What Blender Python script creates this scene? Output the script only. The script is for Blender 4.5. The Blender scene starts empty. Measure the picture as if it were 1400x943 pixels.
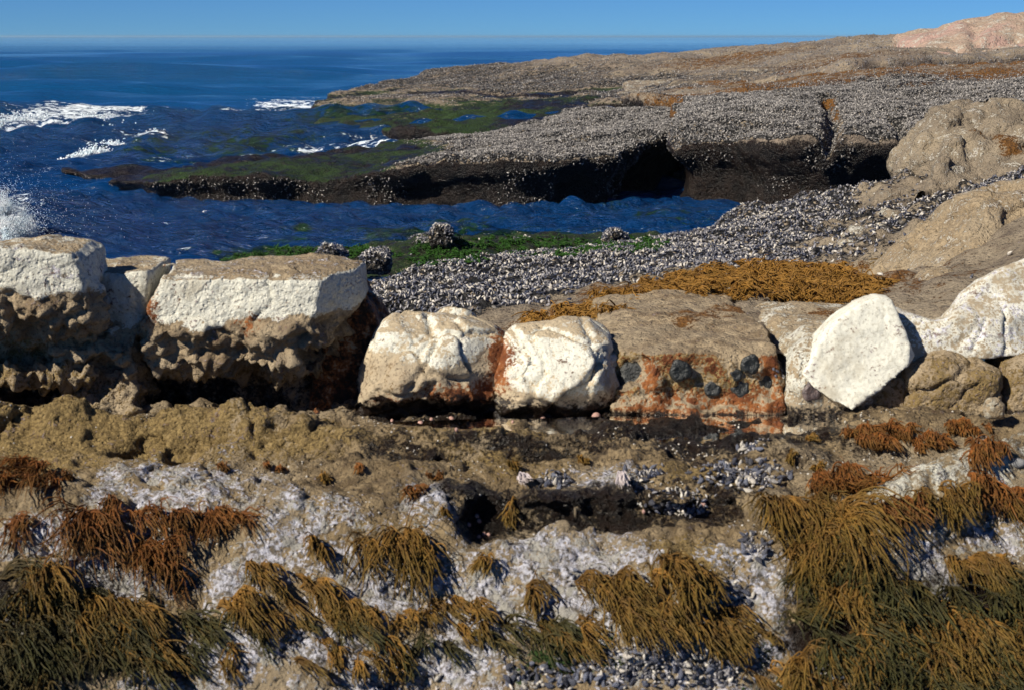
import bpy, math
import numpy as np
from mathutils import Vector
from mathutils.bvhtree import BVHTree

COL = bpy.context.scene.collection
rng = np.random.default_rng(11)
CAMZ = 3.2
F = 1944.4
PITCH = math.atan(421.5 / F)
CP, SP = math.cos(PITCH), math.sin(PITCH)
SUN = np.array([-0.64, -0.45, 0.62]); SUN /= np.linalg.norm(SUN)

# ------------------------------------------------------------------ places
def ray(px, py):
    u = (px - 700) / F; v = -(py - 471.5) / F
    return np.array([u, CP + v * SP, -SP + v * CP])
def at_y(px, py, Y):
    d = ray(px, py); t = Y / d[1]
    return np.array([d[0] * t, Y, CAMZ + d[2] * t])
def at_z(px, py, z):
    d = ray(px, py); t = (z - CAMZ) / d[2]
    return np.array([d[0] * t, d[1] * t, z])

# ------------------------------------------------------------------ noise
def hsh(i, j, k, seed):
    h = (i.astype(np.int64) * 374761393 + j.astype(np.int64) * 668265263 + k.astype(np.int64) * 2147483647 + seed * 974711) & 0xFFFFFFFF
    h = ((h ^ (h >> 13)) * 1274126177) & 0xFFFFFFFF
    h = ((h ^ (h >> 16)) * 2246822519) & 0xFFFFFFFF
    return ((h ^ (h >> 15)) & 0xFFFFFF) / float(0xFFFFFF)
def vnoise(P, scale, seed):
    Q = P / scale + 31.7 * seed
    I = np.floor(Q); f = Q - I; I = I.astype(np.int64)
    f = f * f * f * (f * (f * 6 - 15) + 10)
    o = 0
    for a in (0, 1):
        wa = f[:, 0] if a else 1 - f[:, 0]
        for b in (0, 1):
            wb = f[:, 1] if b else 1 - f[:, 1]
            for c in (0, 1):
                wc = f[:, 2] if c else 1 - f[:, 2]
                o = o + wa * wb * wc * hsh(I[:, 0] + a, I[:, 1] + b, I[:, 2] + c, seed)
    return o * 2 - 1
def fbm(P, scale, octv, seed, gain=.5):
    o = 0; a = 1
    for n in range(octv):
        o = o + a * vnoise(P, scale, seed + n * 7); a *= gain; scale = scale * .5
    return o
def worley(P, scale, seed):
    Q = P / scale + 11.3 * seed
    I = np.floor(Q).astype(np.int64)
    f1 = np.full(len(P), 9.0); f2 = np.full(len(P), 9.0); cid = np.zeros(len(P))
    for a in (-1, 0, 1):
        for b in (-1, 0, 1):
            for c in (-1, 0, 1):
                J = I + (a, b, c)
                cx = np.stack([J[:, 0] + hsh(J[:, 0], J[:, 1], J[:, 2], seed), J[:, 1] + hsh(J[:, 0], J[:, 1], J[:, 2], seed + 1),
                               J[:, 2] + hsh(J[:, 0], J[:, 1], J[:, 2], seed + 2)], 1)
                d = np.sqrt(((Q - cx) ** 2).sum(1))
                new = d < f1
                f2 = np.where(new, f1, np.minimum(f2, d))
                cid = np.where(new, hsh(J[:, 0], J[:, 1], J[:, 2], seed + 3), cid)
                f1 = np.where(new, d, f1)
    return f1, f2, cid
def wmat(c, s, off):
    t = c / s + off; i = np.floor(t).astype(int); f = t - i
    b = i.min() - 1; L = i.max() + 2 - b + 1
    W = np.zeros((len(c), L), np.float32); r = np.arange(len(c))
    W[r, i - 1 - b] = (1 - f) ** 3 / 6
    W[r, i - b] = (3 * f ** 3 - 6 * f ** 2 + 4) / 6
    W[r, i + 1 - b] = (-3 * f ** 3 + 3 * f ** 2 + 3 * f + 1) / 6
    W[r, i + 2 - b] = f ** 3 / 6
    return W
def gnoise(x, y, z, s, seed):
    s = s if hasattr(s, '__len__') else (s, s, s)
    g = np.random.default_rng(seed)
    Wx, Wy, Wz = wmat(x, s[0], .37), wmat(y, s[1], .71), wmat(z, s[2], .13)
    R = g.uniform(-1, 1, (Wx.shape[1], Wy.shape[1], Wz.shape[1])).astype(np.float32)
    T = np.tensordot(Wx, R, (1, 0)); T = np.tensordot(T, Wy, (1, 1)); T = np.tensordot(T, Wz, (1, 1))
    return T * 2.2
def sstep(a, b, x):
    t = np.clip((x - a) / (b - a), 0, 1); return t * t * (3 - 2 * t)
def smax(a, b, k):
    h = np.clip(.5 + .5 * (a - b) / k, 0, 1)
    return b * (1 - h) + a * h + k * h * (1 - h)
def smin(a, b, k): return -smax(-a, -b, k)
def sdpoly(X, Y, poly):
    d = np.full(X.shape, 1e9); ins = np.zeros(X.shape, bool)
    n = len(poly)
    for i in range(n):
        ax, ay = poly[i]; bx, by = poly[(i + 1) % n]
        ex, ey = bx - ax, by - ay
        t = np.clip(((X - ax) * ex + (Y - ay) * ey) / (ex * ex + ey * ey + 1e-12), 0, 1)
        d = np.minimum(d, (X - ax - t * ex) ** 2 + (Y - ay - t * ey) ** 2)
        c = ((ay > Y) != (by > Y)) & (X < (bx - ax) * (Y - ay) / ((by - ay) if by != ay else 1e-12) + ax)
        ins ^= c
    d = np.sqrt(d)
    return np.where(ins, -d, d)
def rbf(pts):
    P = np.array([p[:2] for p in pts]); Z = np.array([p[2] for p in pts])
    D = np.sqrt(((P[:, None] - P[None]) ** 2).sum(2)); n = len(P)
    A = np.zeros((n + 1, n + 1)); A[:n, :n] = D + 1e-3 * np.eye(n) * -1; A[n, :n] = 1; A[:n, n] = 1
    w = np.linalg.solve(A, np.append(Z, 0))
    def f(X, Y):
        o = np.full(X.shape, w[n])
        for i in range(n):
            o = o + w[i] * np.sqrt((X - P[i, 0]) ** 2 + (Y - P[i, 1]) ** 2)
        return o
    return f
def segd(X, Y, line):
    d = np.full(np.broadcast(X, Y).shape, 1e9)
    for (a, b) in zip(line[:-1], line[1:]):
        ex, ey = b[0] - a[0], b[1] - a[1]
        t = np.clip(((X - a[0]) * ex + (Y - a[1]) * ey) / (ex * ex + ey * ey), 0, 1)
        d = np.minimum(d, np.hypot(X - a[0] - t * ex, Y - a[1] - t * ey))
    return d

# ------------------------------------------------------------------ meshes
def surface_nets(Fv, lo, h):
    S = Fv < 0
    nx, ny, nz = Fv.shape
    cnt = np.zeros((nx - 1, ny - 1, nz - 1), np.uint8)
    for a in (0, 1):
        for b in (0, 1):
            for c in (0, 1):
                cnt += S[a:nx - 1 + a, b:ny - 1 + b, c:nz - 1 + c]
    ii, jj, kk = np.nonzero((cnt > 0) & (cnt < 8))
    idx = np.full(cnt.shape, -1, np.int64); idx[ii, jj, kk] = np.arange(len(ii))
    pos = np.zeros((len(ii), 3)); num = np.zeros(len(ii))
    for ax in range(3):
        for u in (0, 1):
            for v in (0, 1):
                o = [0, 0, 0]; o[(ax + 1) % 3] = u; o[(ax + 2) % 3] = v
                o2 = list(o); o2[ax] = 1
                fa = Fv[ii + o[0], jj + o[1], kk + o[2]]; fb = Fv[ii + o2[0], jj + o2[1], kk + o2[2]]
                m = (fa < 0) != (fb < 0)
                t = np.where(m, fa / np.where(m, fa - fb, 1), 0)
                p = np.tile(np.array(o, float), (len(ii), 1)); p[:, ax] = t
                pos[m] += p[m]; num += m
    V = (np.stack([ii, jj, kk], 1) + pos / num[:, None]) * h + np.array(lo)
    quads = []
    for ax in range(3):
        sl = [slice(1, n - 1) for n in Fv.shape]; s2 = list(sl)
        sl[ax] = slice(0, Fv.shape[ax] - 1); s2[ax] = slice(1, Fv.shape[ax])
        A, B = S[tuple(sl)], S[tuple(s2)]
        e = np.array(np.nonzero(A != B)).T
        if not len(e): continue
        ins = A[e[:, 0], e[:, 1], e[:, 2]]
        base = e.copy()
        for q in range(3):
            if q != ax: base[:, q] += 1
        u, v = (ax + 1) % 3, (ax + 2) % 3
        def cell(du, dv):
            c = base.copy(); c[:, u] += du; c[:, v] += dv
            return idx[c[:, 0], c[:, 1], c[:, 2]]
        q = np.stack([cell(-1, -1), cell(0, -1), cell(0, 0), cell(-1, 0)], 1)
        q[~ins] = q[~ins][:, ::-1]
        quads.append(q)
    Q = np.concatenate(quads)
    return V, Q[(Q >= 0).all(1)]
def vnormals(V, Q):
    n = np.cross(V[Q[:, 2]] - V[Q[:, 0]], V[Q[:, -1]] - V[Q[:, 1]])
    N = np.zeros_like(V)
    for c in range(3):
        for q in range(Q.shape[1]):
            N[:, c] += np.bincount(Q[:, q], n[:, c], len(V))
    return N / (np.linalg.norm(N, axis=1)[:, None] + 1e-12)
def make_mesh(name, V, Q, mat, attrs=None, smooth=True):
    me = bpy.data.meshes.new(name)
    me.vertices.add(len(V)); me.vertices.foreach_set('co', np.ascontiguousarray(V, np.float32).ravel())
    Q = np.asarray(Q); k = Q.shape[1]
    me.loops.add(len(Q) * k); me.loops.foreach_set('vertex_index', Q.astype(np.int32).ravel())
    me.polygons.add(len(Q)); me.polygons.foreach_set('loop_start', (np.arange(len(Q)) * k).astype(np.int32))
    me.update(calc_edges=True)
    me.polygons.foreach_set('use_smooth', np.full(len(Q), smooth))
    for a, v in (attrs or {}).items():
        at = me.attributes.new(a, 'FLOAT', 'POINT'); at.data.foreach_set('value', np.ascontiguousarray(v, np.float32))
    me.validate()
    if mat: me.materials.append(mat)
    return me
def link(name, me, parent=None, label=None, cat=None, group=None, kind=None, loc=None):
    o = bpy.data.objects.new(name, me); COL.objects.link(o)
    if parent: o.parent = parent
    if label: o['label'] = label
    if cat: o['category'] = cat
    if group: o['group'] = group
    if kind: o['kind'] = kind
    if loc is not None: o.location = loc
    return o
def bvh(V, Q): return BVHTree.FromPolygons([tuple(v) for v in V], [tuple(q) for q in Q])
def hit(tree, px, py):
    d = Vector(ray(px, py)).normalized()
    r = tree.ray_cast(Vector((0, 0, CAMZ)), d)
    return (np.array(r[0]), np.array(r[1])) if r[0] is not None else (None, None)

# ------------------------------------------------------------------ materials
class NB:
    def __init__(s, name):
        s.m = bpy.data.materials.new(name); s.m.use_nodes = True
        s.t = s.m.node_tree; s.t.nodes.clear(); s.x = 0
        s.out = s.n('ShaderNodeOutputMaterial'); s.b = s.n('ShaderNodeBsdfPrincipled')
        s.t.links.new(s.b.outputs[0], s.out.inputs[0]); s.tc = s.n('ShaderNodeTexCoord').outputs['Object']
    def n(s, t, **k):
        o = s.t.nodes.new(t)
        for a, v in k.items(): setattr(o, a, v)
        return o
    def set(s, inp, v):
        if v is None: return
        if isinstance(v, bpy.types.NodeSocket): s.t.links.new(v, inp)
        elif isinstance(v, (tuple, list)) and len(v) == 3 and inp.type == 'RGBA': inp.default_value = (*v, 1)
        else: inp.default_value = v
    def noise(s, scale, detail=4, rough=.55, vec=None, col=False, dist=0):
        o = s.n('ShaderNodeTexNoise'); s.set(o.inputs['Vector'], vec or s.tc); o.inputs['Scale'].default_value = scale
        o.inputs['Detail'].default_value = detail; o.inputs['Roughness'].default_value = rough; o.inputs['Distortion'].default_value = dist
        return o.outputs[1 if col else 0]
    def vor(s, scale, feature='F1', vec=None, out='Distance', rand=1):
        o = s.n('ShaderNodeTexVoronoi', feature=feature); s.set(o.inputs['Vector'], vec or s.tc); o.inputs['Scale'].default_value = scale
        o.inputs['Randomness'].default_value = rand
        return o.outputs[out]
    def math(s, op, a, b=None, c=None, clamp=False):
        o = s.n('ShaderNodeMath', operation=op, use_clamp=clamp); s.set(o.inputs[0], a); s.set(o.inputs[1], b); s.set(o.inputs[2], c)
        return o.outputs[0]
    def ramp(s, v, a, b, lo=0., hi=1.):
        o = s.n('ShaderNodeMapRange', interpolation_type='SMOOTHSTEP'); s.set(o.inputs[0], v)
        o.inputs[1].default_value = a; o.inputs[2].default_value = b; o.inputs[3].default_value = lo; o.inputs[4].default_value = hi
        return o.outputs[0]
    def mix(s, f, a, b, mode='MIX'):
        o = s.n('ShaderNodeMix', data_type='RGBA', blend_type=mode); s.set(o.inputs[0], f); s.set(o.inputs[6], a); s.set(o.inputs[7], b)
        return o.outputs[2]
    def attr(s, name):
        o = s.n('ShaderNodeAttribute', attribute_name=name); return o.outputs['Fac']
    def bump(s, h, dist, strength=1, normal=None):
        o = s.n('ShaderNodeBump'); s.set(o.inputs['Height'], h); o.inputs['Distance'].default_value = dist; o.inputs['Strength'].default_value = strength
        s.set(o.inputs['Normal'], normal); return o.outputs[0]
    def mapv(s, sc):
        o = s.n('ShaderNodeMapping'); s.set(o.inputs[0], s.tc); o.inputs['Scale'].default_value = sc; return o.outputs[0]

def rock_mat(name, S=1.0, cA=(.29, .215, .12), cB=(.105, .072, .038), bumpd=.02, mussel_speck=False):
    """weathered sandstone; S scales every pattern (1 = near rock). Zones come from named mesh attributes."""
    b = NB(name)
    big = b.noise(1.7 * S, 5); med = b.noise(9 * S, 6, .65); fine = b.noise(55 * S, 5, .7)
    edge = b.ramp(b.math('ADD', b.math('MULTIPLY', med, .5), b.math('MULTIPLY', fine, .5)), .32, .68)
    def zone(a, k=.9, sharp=.07):
        v = b.math('ADD', b.attr(a), b.math('MULTIPLY', b.math('SUBTRACT', edge, .5), k))
        return b.ramp(v, .5 - sharp, .5 + sharp)
    c = b.mix(b.ramp(med, .35, .65), cA, cB)
    c = b.mix(b.ramp(big, .45, .62, 0, .6), c, (.32, .26, .18))
    c = b.mix(b.ramp(fine, .5, .66, 0, .75), c, (.07, .055, .04))
    c = b.mix(zone('ochre'), c, b.mix(b.ramp(fine, .35, .65), (.31, .22, .09), (.12, .08, .03)))
    pale = b.mix(b.ramp(fine, .45, .7), (.62, .61, .53), (.42, .40, .33))
    pale = b.mix(b.ramp(b.noise(4 * S, 5, .6), .50, .66, 0, .6), pale, (.36, .32, .24))
    pale = b.mix(b.ramp(b.vor(26 * S), .06, .16, .6, 0), pale, (.16, .13, .10))
    c = b.mix(zone('pale', .8), c, pale)
    crust = b.mix(b.ramp(b.noise(34 * S, 5, .7), .42, .60), (.58, .58, .65), (.14, .12, .095))
    crust = b.mix(b.ramp(b.noise(14 * S, 4), .48, .6), crust, (.36, .345, .31))
    c = b.mix(zone('crust', 1.3), c, crust)
    c = b.mix(zone('rust', 1.2, .18), c, b.mix(b.ramp(med, .35, .65), (.32, .115, .03), (.12, .036, .012)))
    gz = zone('green', 1.0)
    c = b.mix(gz, c, b.mix(b.ramp(fine, .4, .68), (.008, .020, .005), (.040, .085, .014)))
    bz = zone('brown', 1.0)
    c = b.mix(bz, c, b.mix(b.ramp(fine, .4, .65), (.19, .085, .018), (.05, .022, .006)))
    mz = zone('mussel', .7)
    cell = b.vor(22 * S, out='Color'); sep = b.n('ShaderNodeSeparateColor'); b.set(sep.inputs[0], cell)
    mc = b.mix(b.ramp(sep.outputs[0], .35, .95), (.03, .028, .028), (.22, .205, .19))
    mc = b.mix(b.ramp(sep.outputs[1], .8, .86), mc, (.30, .24, .17))
    mc = b.mix(b.ramp(b.vor(22 * S), .38, .62), mc, (.006, .006, .006))
    c = b.mix(mz, c, mc)
    wz = zone('wet', .8, .2)  # wet rock; also carries painted shade in hollow, crevice and weed gaps
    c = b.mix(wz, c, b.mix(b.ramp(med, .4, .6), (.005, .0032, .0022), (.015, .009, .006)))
    spk = b.ramp(b.vor(70 * S), .05, .12, .8, 0)
    c = b.mix(b.math('MULTIPLY', spk, b.ramp(b.noise(5 * S, 3), .5, .62)), c, (.03, .025, .02))
    b.set(b.b.inputs['Base Color'], c)
    r = b.math('SUBTRACT', .92, b.math('MULTIPLY', wz, .62)); r = b.math('SUBTRACT', r, b.math('MULTIPLY', mz, .35))
    b.set(b.b.inputs['Roughness'], r)
    b.b.inputs['Specular IOR Level'].default_value = .3
    hgt = b.math('ADD', b.math('MULTIPLY', med, 1.2), b.math('MULTIPLY', fine, .55))
    pits = b.math('ADD', b.ramp(b.vor(30 * S), .0, .33), b.ramp(b.noise(16 * S, 2, .5), .38, .48, 0, .7))
    hgt = b.math('ADD', hgt, b.math('MULTIPLY', pits, .35))
    hgt = b.math('ADD', hgt, b.math('MULTIPLY', b.math('MULTIPLY', b.ramp(b.vor(22 * S), .0, .6, 1, 0), mz), 1.3))
    b.set(b.b.inputs['Normal'], b.bump(hgt, bumpd))
    return b.m
ZONES = ('ochre', 'pale', 'crust', 'rust', 'green', 'brown', 'mussel', 'wet')
M_NEAR = rock_mat('near_sandstone', 1.0, bumpd=.048)
M_BLOCK = rock_mat('block_sandstone', 1.0, cA=(.36, .28, .18), cB=(.155, .11, .065), bumpd=.028)
M_SLAB = rock_mat('slab_sandstone', 1.0, cA=(.32, .26, .18), cB=(.19, .145, .10), bumpd=.004)
M_SMOOTH = rock_mat('cream_sandstone', 1.0, cA=(.46, .38, .26), cB=(.30, .23, .15), bumpd=.011)
M_MID = rock_mat('middle_sandstone', .8, cA=(.27, .22, .16), cB=(.14, .11, .08), bumpd=.045)
M_FAR = rock_mat('far_sandstone', .55, cA=(.24, .19, .145), cB=(.13, .105, .08), bumpd=.07)
M_PINK = rock_mat('pink_sandstone', .25, cA=(.47, .31, .26), cB=(.30, .20, .165), bumpd=.1)

def shell_mat(name, use_obj):  # the far beds are duller and browner
    b = NB(name)
    r = b.n('ShaderNodeObjectInfo').outputs['Random'] if use_obj else b.attr('rnd')
    wt = .87 if use_obj else .78
    r2 = b.math('FRACT', b.math('MULTIPLY', r, 7.31)); r3 = b.math('FRACT', b.math('MULTIPLY', r, 23.7))
    c = b.mix(r2, (.008, .009, .018), (.028, .036, .07))
    c = b.mix(b.ramp(r, .45, .9), c, (.11, .125, .18) if use_obj else (.22, .21, .22))
    c = b.mix(b.ramp(r3, wt, wt + .05), c, (.50, .46, .40))
    if not use_obj:
        fr = b.mix(r2, (.035, .033, .032), (.22, .205, .19)); fr = b.mix(b.ramp(r3, .78, .84), fr, (.42, .39, .36)); c = b.mix(b.attr('farbed'), c, fr)
    c = b.mix(b.ramp(b.noise(60, 4), .52, .68, 0, .6), c, (.42, .40, .40))
    c = b.mix(b.ramp(b.noise(33, 2), .58, .66, 0, .8), c, (.03, .025, .02))
    b.set(b.b.inputs['Base Color'], c); b.b.inputs['Roughness'].default_value = .38
    b.set(b.b.inputs['Normal'], b.bump(b.noise(150, 2), .002))
    return b.m
M_SHELL = shell_mat('mussel_shell', True); M_SHELLS = shell_mat('mussel_shells', False)
def weed_mat(name, ca, cb, cc):
    b = NB(name)
    r = b.attr('rnd'); t = b.attr('along')
    c = b.mix(b.math('POWER', r, .55), ca, cb); c = b.mix(b.ramp(t, .15, 1, 0, .85), c, cc)
    c = b.mix(b.ramp(b.noise(26, 4, .6), .45, .6, 0, .55), c, cb)
    b.set(b.b.inputs['Base Color'], c); b.b.inputs['Roughness'].default_value = .55
    b.b.inputs['Specular IOR Level'].default_value = .18
    return b.m
M_RUST = weed_mat('rockweed_orange', (.36, .125, .028), (.08, .030, .009), (.14, .075, .02))
M_BROWN = weed_mat('rockweed_brown', (.33, .165, .034), (.06, .033, .010), (.15, .10, .022))
M_GOLD = weed_mat('weed_golden', (.37, .18, .034), (.11, .055, .013), (.24, .13, .027))
M_OLIVE = weed_mat('rockweed_olive', (.15, .095, .022), (.018, .018, .008), (.055, .056, .018))
M_DARK = weed_mat('rockweed_dark', (.13, .08, .022), (.016, .015, .007), (.06, .055, .02))
M_GREEN = weed_mat('sea_lettuce', (.03, .09, .012), (.006, .02, .004), (.05, .14, .02))
M_PALEWEED = weed_mat('bleached_surfgrass', (.62, .52, .50), (.45, .4, .42), (.7, .6, .55))
def simple(name, c, rough=.5, bsc=40, bd=.003, c2=None):
    b = NB(name); n = b.noise(bsc, 4)
    b.set(b.b.inputs['Base Color'], b.mix(b.ramp(n, .4, .62), c, c2 or tuple(v * .6 for v in c)))
    b.b.inputs['Roughness'].default_value = rough
    b.set(b.b.inputs['Normal'], b.bump(n, bd)); return b.m
M_ANEM = simple('anemone_dark', (.006, .008, .008), .45, 60, .01, (.018, .02, .02))
M_ANEM2 = simple('anemone_grey_brown', (.11, .08, .075), .4, 60, .01, (.06, .045, .045))
M_PINKP = simple('pink_pebble', (.50, .30, .25), .5, 30, .002)
M_GREYP = simple('grey_pebble', (.27, .27, .27), .6, 30, .002)
M_BARN = simple('barnacle_shell', (.50, .47, .42), .7, 80, .002)
M_FOAM = simple('sea_foam', (.86, .9, .93), .7, 5, .08, (.6, .72, .8))

def sea_mat():
    b = NB('sea_water')
    f = b.attr('foam'); g = b.attr('weed')
    st = b.mapv((.5, 1.0, 1)); s1 = b.noise(1.3, 6, .62, st); s2 = b.noise(6.5, 5, .65, b.mapv((.6, 1, 1)), dist=.4)
    fv = b.math('ADD', f, b.math('MULTIPLY', b.math('SUBTRACT', b.math('ADD', b.math('MULTIPLY', s1, .5), b.math('MULTIPLY', s2, .5)), .5), 2.4))
    fz = b.ramp(fv, .48, .62)
    c = b.mix(b.ramp(b.noise(.06, 3, vec=b.mapv((.25, 1, 1))), .4, .6), (.001, .018, .075), (.0015, .028, .105))
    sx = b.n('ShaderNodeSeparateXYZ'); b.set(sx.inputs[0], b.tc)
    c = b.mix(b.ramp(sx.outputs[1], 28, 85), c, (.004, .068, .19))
    gz = b.ramp(b.math('ADD', g, b.math('MULTIPLY', b.math('SUBTRACT', b.math('ADD', b.math('MULTIPLY', s1, .5), b.math('MULTIPLY', s2, .5)), .5), 3.0)), .4, .7)
    c = b.mix(gz, c, b.mix(b.ramp(s2, .4, .65), (.002, .007, .004), (.010, .035, .010)))
    c = b.mix(fz, c, (.75, .82, .88))
    b.set(b.b.inputs['Base Color'], c)
    b.set(b.b.inputs['Roughness'], b.math('ADD', b.math('SUBTRACT', .09, b.math('MULTIPLY', b.attr('calm'), .085)), b.math('MULTIPLY', fz, .6)))
    b.b.inputs['IOR'].default_value = 1.33
    h1 = b.noise(6, 5, .65, b.mapv((.45, 1, 1)), dist=.6); h2 = b.noise(1.4, 5, .65, b.mapv((.4, 1, 1)), dist=.3)
    h = b.math('ADD', b.math('MULTIPLY', h1, .20), b.math('MULTIPLY', h2, .55))
    wind = b.ramp(b.noise(.035, 4, .6, b.mapv((.12, 1, 1))), .40, .60, .12, 1.7)
    h = b.math('MULTIPLY', h, b.math('MULTIPLY', wind, b.math('SUBTRACT', 1.0, b.math('MULTIPLY', b.attr('calm'), .85))))
    b.set(b.b.inputs['Normal'], b.bump(h, .6)); return b.m
M_SEA = sea_mat()
def pool_mat():
    b = NB('tide_pool_water')
    b.b.inputs['Base Color'].default_value = (.75, .6, .5, 1); b.b.inputs['Roughness'].default_value = .02
    b.b.inputs['IOR'].default_value = 1.33; b.b.inputs['Transmission Weight'].default_value = 1
    b.set(b.b.inputs['Normal'], b.bump(b.noise(14, 2), .002)); return b.m
M_POOL = pool_mat()

# ------------------------------------------------------------------ camera, sky, sun
sc = bpy.context.scene
cam = bpy.data.cameras.new('camera'); co = bpy.data.objects.new('camera', cam); COL.objects.link(co)
cam.sensor_width = 36; cam.lens = 36 * F / 1400; cam.clip_start = .1; cam.clip_end = 60000
co.location = (0, 0, CAMZ); co.rotation_euler = (math.pi / 2 - PITCH, 0, 0)
cam.dof.use_dof = True; cam.dof.focus_distance = 15; cam.dof.aperture_fstop = 5.0
sc.camera = co
w = bpy.data.worlds.new('World'); sc.world = w; w.use_nodes = True
nt = w.node_tree; bg = nt.nodes['Background']
sky = nt.nodes.new('ShaderNodeTexSky'); sky.sky_type = 'NISHITA'; sky.sun_disc = False
sky.sun_elevation = math.asin(SUN[2]); sky.sun_rotation = math.atan2(SUN[0], SUN[1])
sky.air_density = .5; sky.dust_density = .0; sky.ozone_density = 1.0; sky.altitude = 0
mx = nt.nodes.new('ShaderNodeMix'); mx.data_type = 'RGBA'; mx.blend_type = 'MULTIPLY'; mx.inputs[0].default_value = 1
mx.inputs[7].default_value = (.285, .62, 1.1, 1)
nt.links.new(sky.outputs[0], mx.inputs[6]); nt.links.new(mx.outputs[2], bg.inputs[0]); bg.inputs[1].default_value = .05
L = bpy.data.lights.new('sun', 'SUN'); L.energy = 5.0; L.angle = math.radians(.5); L.color = (1, .92, .78)
lo_ = bpy.data.objects.new('sun', L); COL.objects.link(lo_)
lo_.rotation_euler = Vector(SUN).to_track_quat('Z', 'Y').to_euler(); lo_.location = (-20, -8, 20)
sc.view_settings.view_transform = 'Standard'; sc.view_settings.look = 'None'; sc.view_settings.gamma = 1; sc.view_settings.exposure = .5
sc.render.engine = 'CYCLES'; sc.cycles.max_bounces = 5; sc.cycles.diffuse_bounces = 2; sc.cycles.use_denoising = True

# ------------------------------------------------------------------ sea
def blobs2(X, Y, lst):
    o = np.zeros(np.broadcast(X, Y).shape)
    for (cx, cy, rx, ry, a) in lst:
        o = np.maximum(o, a * np.exp(-(((X - cx) / rx) ** 2 + ((Y - cy) / ry) ** 2)))
    return o
def sp(px, py, rx, ry, a):
    """patch on the sea: centre where that row lies, radii rx px wide and ry px deep"""
    c = at_z(px, py, 0); y1 = at_z(px, py + ry, 0)[1]; y2 = at_z(px, py - ry, 0)[1]
    return (c[0], c[1], rx * c[1] / F, (y2 - y1) / 2, a)
def build_sea():
    nr, ncol = 760, 560
    inv = np.linspace(1 / 15., 1 / 26000., nr); Yr = 1 / inv; dY = np.gradient(Yr)
    s = np.linspace(-1, 1, ncol)
    Y = np.repeat(Yr[:, None], ncol, 1); X = s[None] * (Y * .62 + 2)
    dy = np.repeat(dY[:, None], ncol, 1)
    g = np.random.default_rng(5); Zz = np.zeros_like(X)
    for i in range(90):
        Lw = math.exp(g.uniform(math.log(.3), math.log(60)))
        ang = g.normal(math.radians(-97), .22 if Lw > 5 else .5)
        k = 2 * math.pi / Lw; ph = g.uniform(0, 6.28)
        amp = (.0085 if Lw > 2 else .024) * Lw ** .85 * g.uniform(.5, 1.3)
        if Lw > 12: amp *= .5
        if Lw > 3: amp *= 1.1
        att = np.clip(Lw / (3.2 * dy) - 1, 0, 1) * (1 if Lw < 1.2 else (.35 + .65 * sstep(26, 45, Y)))
        if Lw > 3: att = att * sstep(28, 55, Y)
        wv = np.sin(k * (X * math.cos(ang) + Y * math.sin(ang)) + ph)
        Zz += amp * att * (wv + .25 * wv * wv)
    amb = np.clip(fbm(np.stack([X.ravel() * .3, Y.ravel(), 0 * X.ravel()], 1), 9., 3, 3).reshape(X.shape) * .6 + .7, .25, 1.3)
    Zz *= amb
    # heaving bulge at the left where the surge piles up
    Zz += .42 * np.exp(-(((X + 9.3) / 2.6) ** 2 + ((Y - 24) / 3.2) ** 2))
    foam = blobs2(X, Y, [sp(110, 172, 130, 12, .62), sp(30, 185, 110, 10, .6), sp(400, 152, 75, 8, .6), sp(180, 200, 110, 8, .42), sp(150, 225, 60, 6, .35),
                         sp(330, 222, 150, 6, .52), sp(480, 208, 150, 7, .58), sp(600, 192, 120, 5, .5), sp(380, 180, 120, 4, .45), sp(60, 235, 60, 8, .4),
                         sp(10, 320, 60, 28, .6), sp(470, 167, 60, 5, .5), sp(560, 117, 90, 4, .42), sp(250, 95, 120, 3, .22), sp(180, 345, 150, 15, .27), sp(300, 300, 160, 18, .27), sp(520, 300, 180, 10, .25), sp(250, 320, 120, 10, .27)])  # the last faint patches paint light glimmers on the near water
    weed = blobs2(X, Y, [sp(300, 205, 190, 22, .62), sp(500, 180, 200, 16, .62), sp(170, 205, 90, 15, .5), sp(420, 165, 100, 10, .5), sp(620, 330, 260, 18, .8), sp(900, 300, 130, 25, .5), sp(350, 350, 80, 10, .8)])
    V = np.stack([X.ravel(), Y.ravel(), Zz.ravel()], 1)
    r, c = np.meshgrid(np.arange(nr - 1), np.arange(ncol - 1), indexing='ij'); a = (r * ncol + c).ravel()
    Q = np.stack([a, a + 1, a + ncol + 1, a + ncol], 1)
    link('sea', make_mesh('sea', V, Q, M_SEA, {'foam': foam.ravel(), 'weed': weed.ravel(), 'calm': sstep(260, 700, Y + 40 * np.sin(X / 90)).ravel()}), kind='structure')
build_sea()

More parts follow.
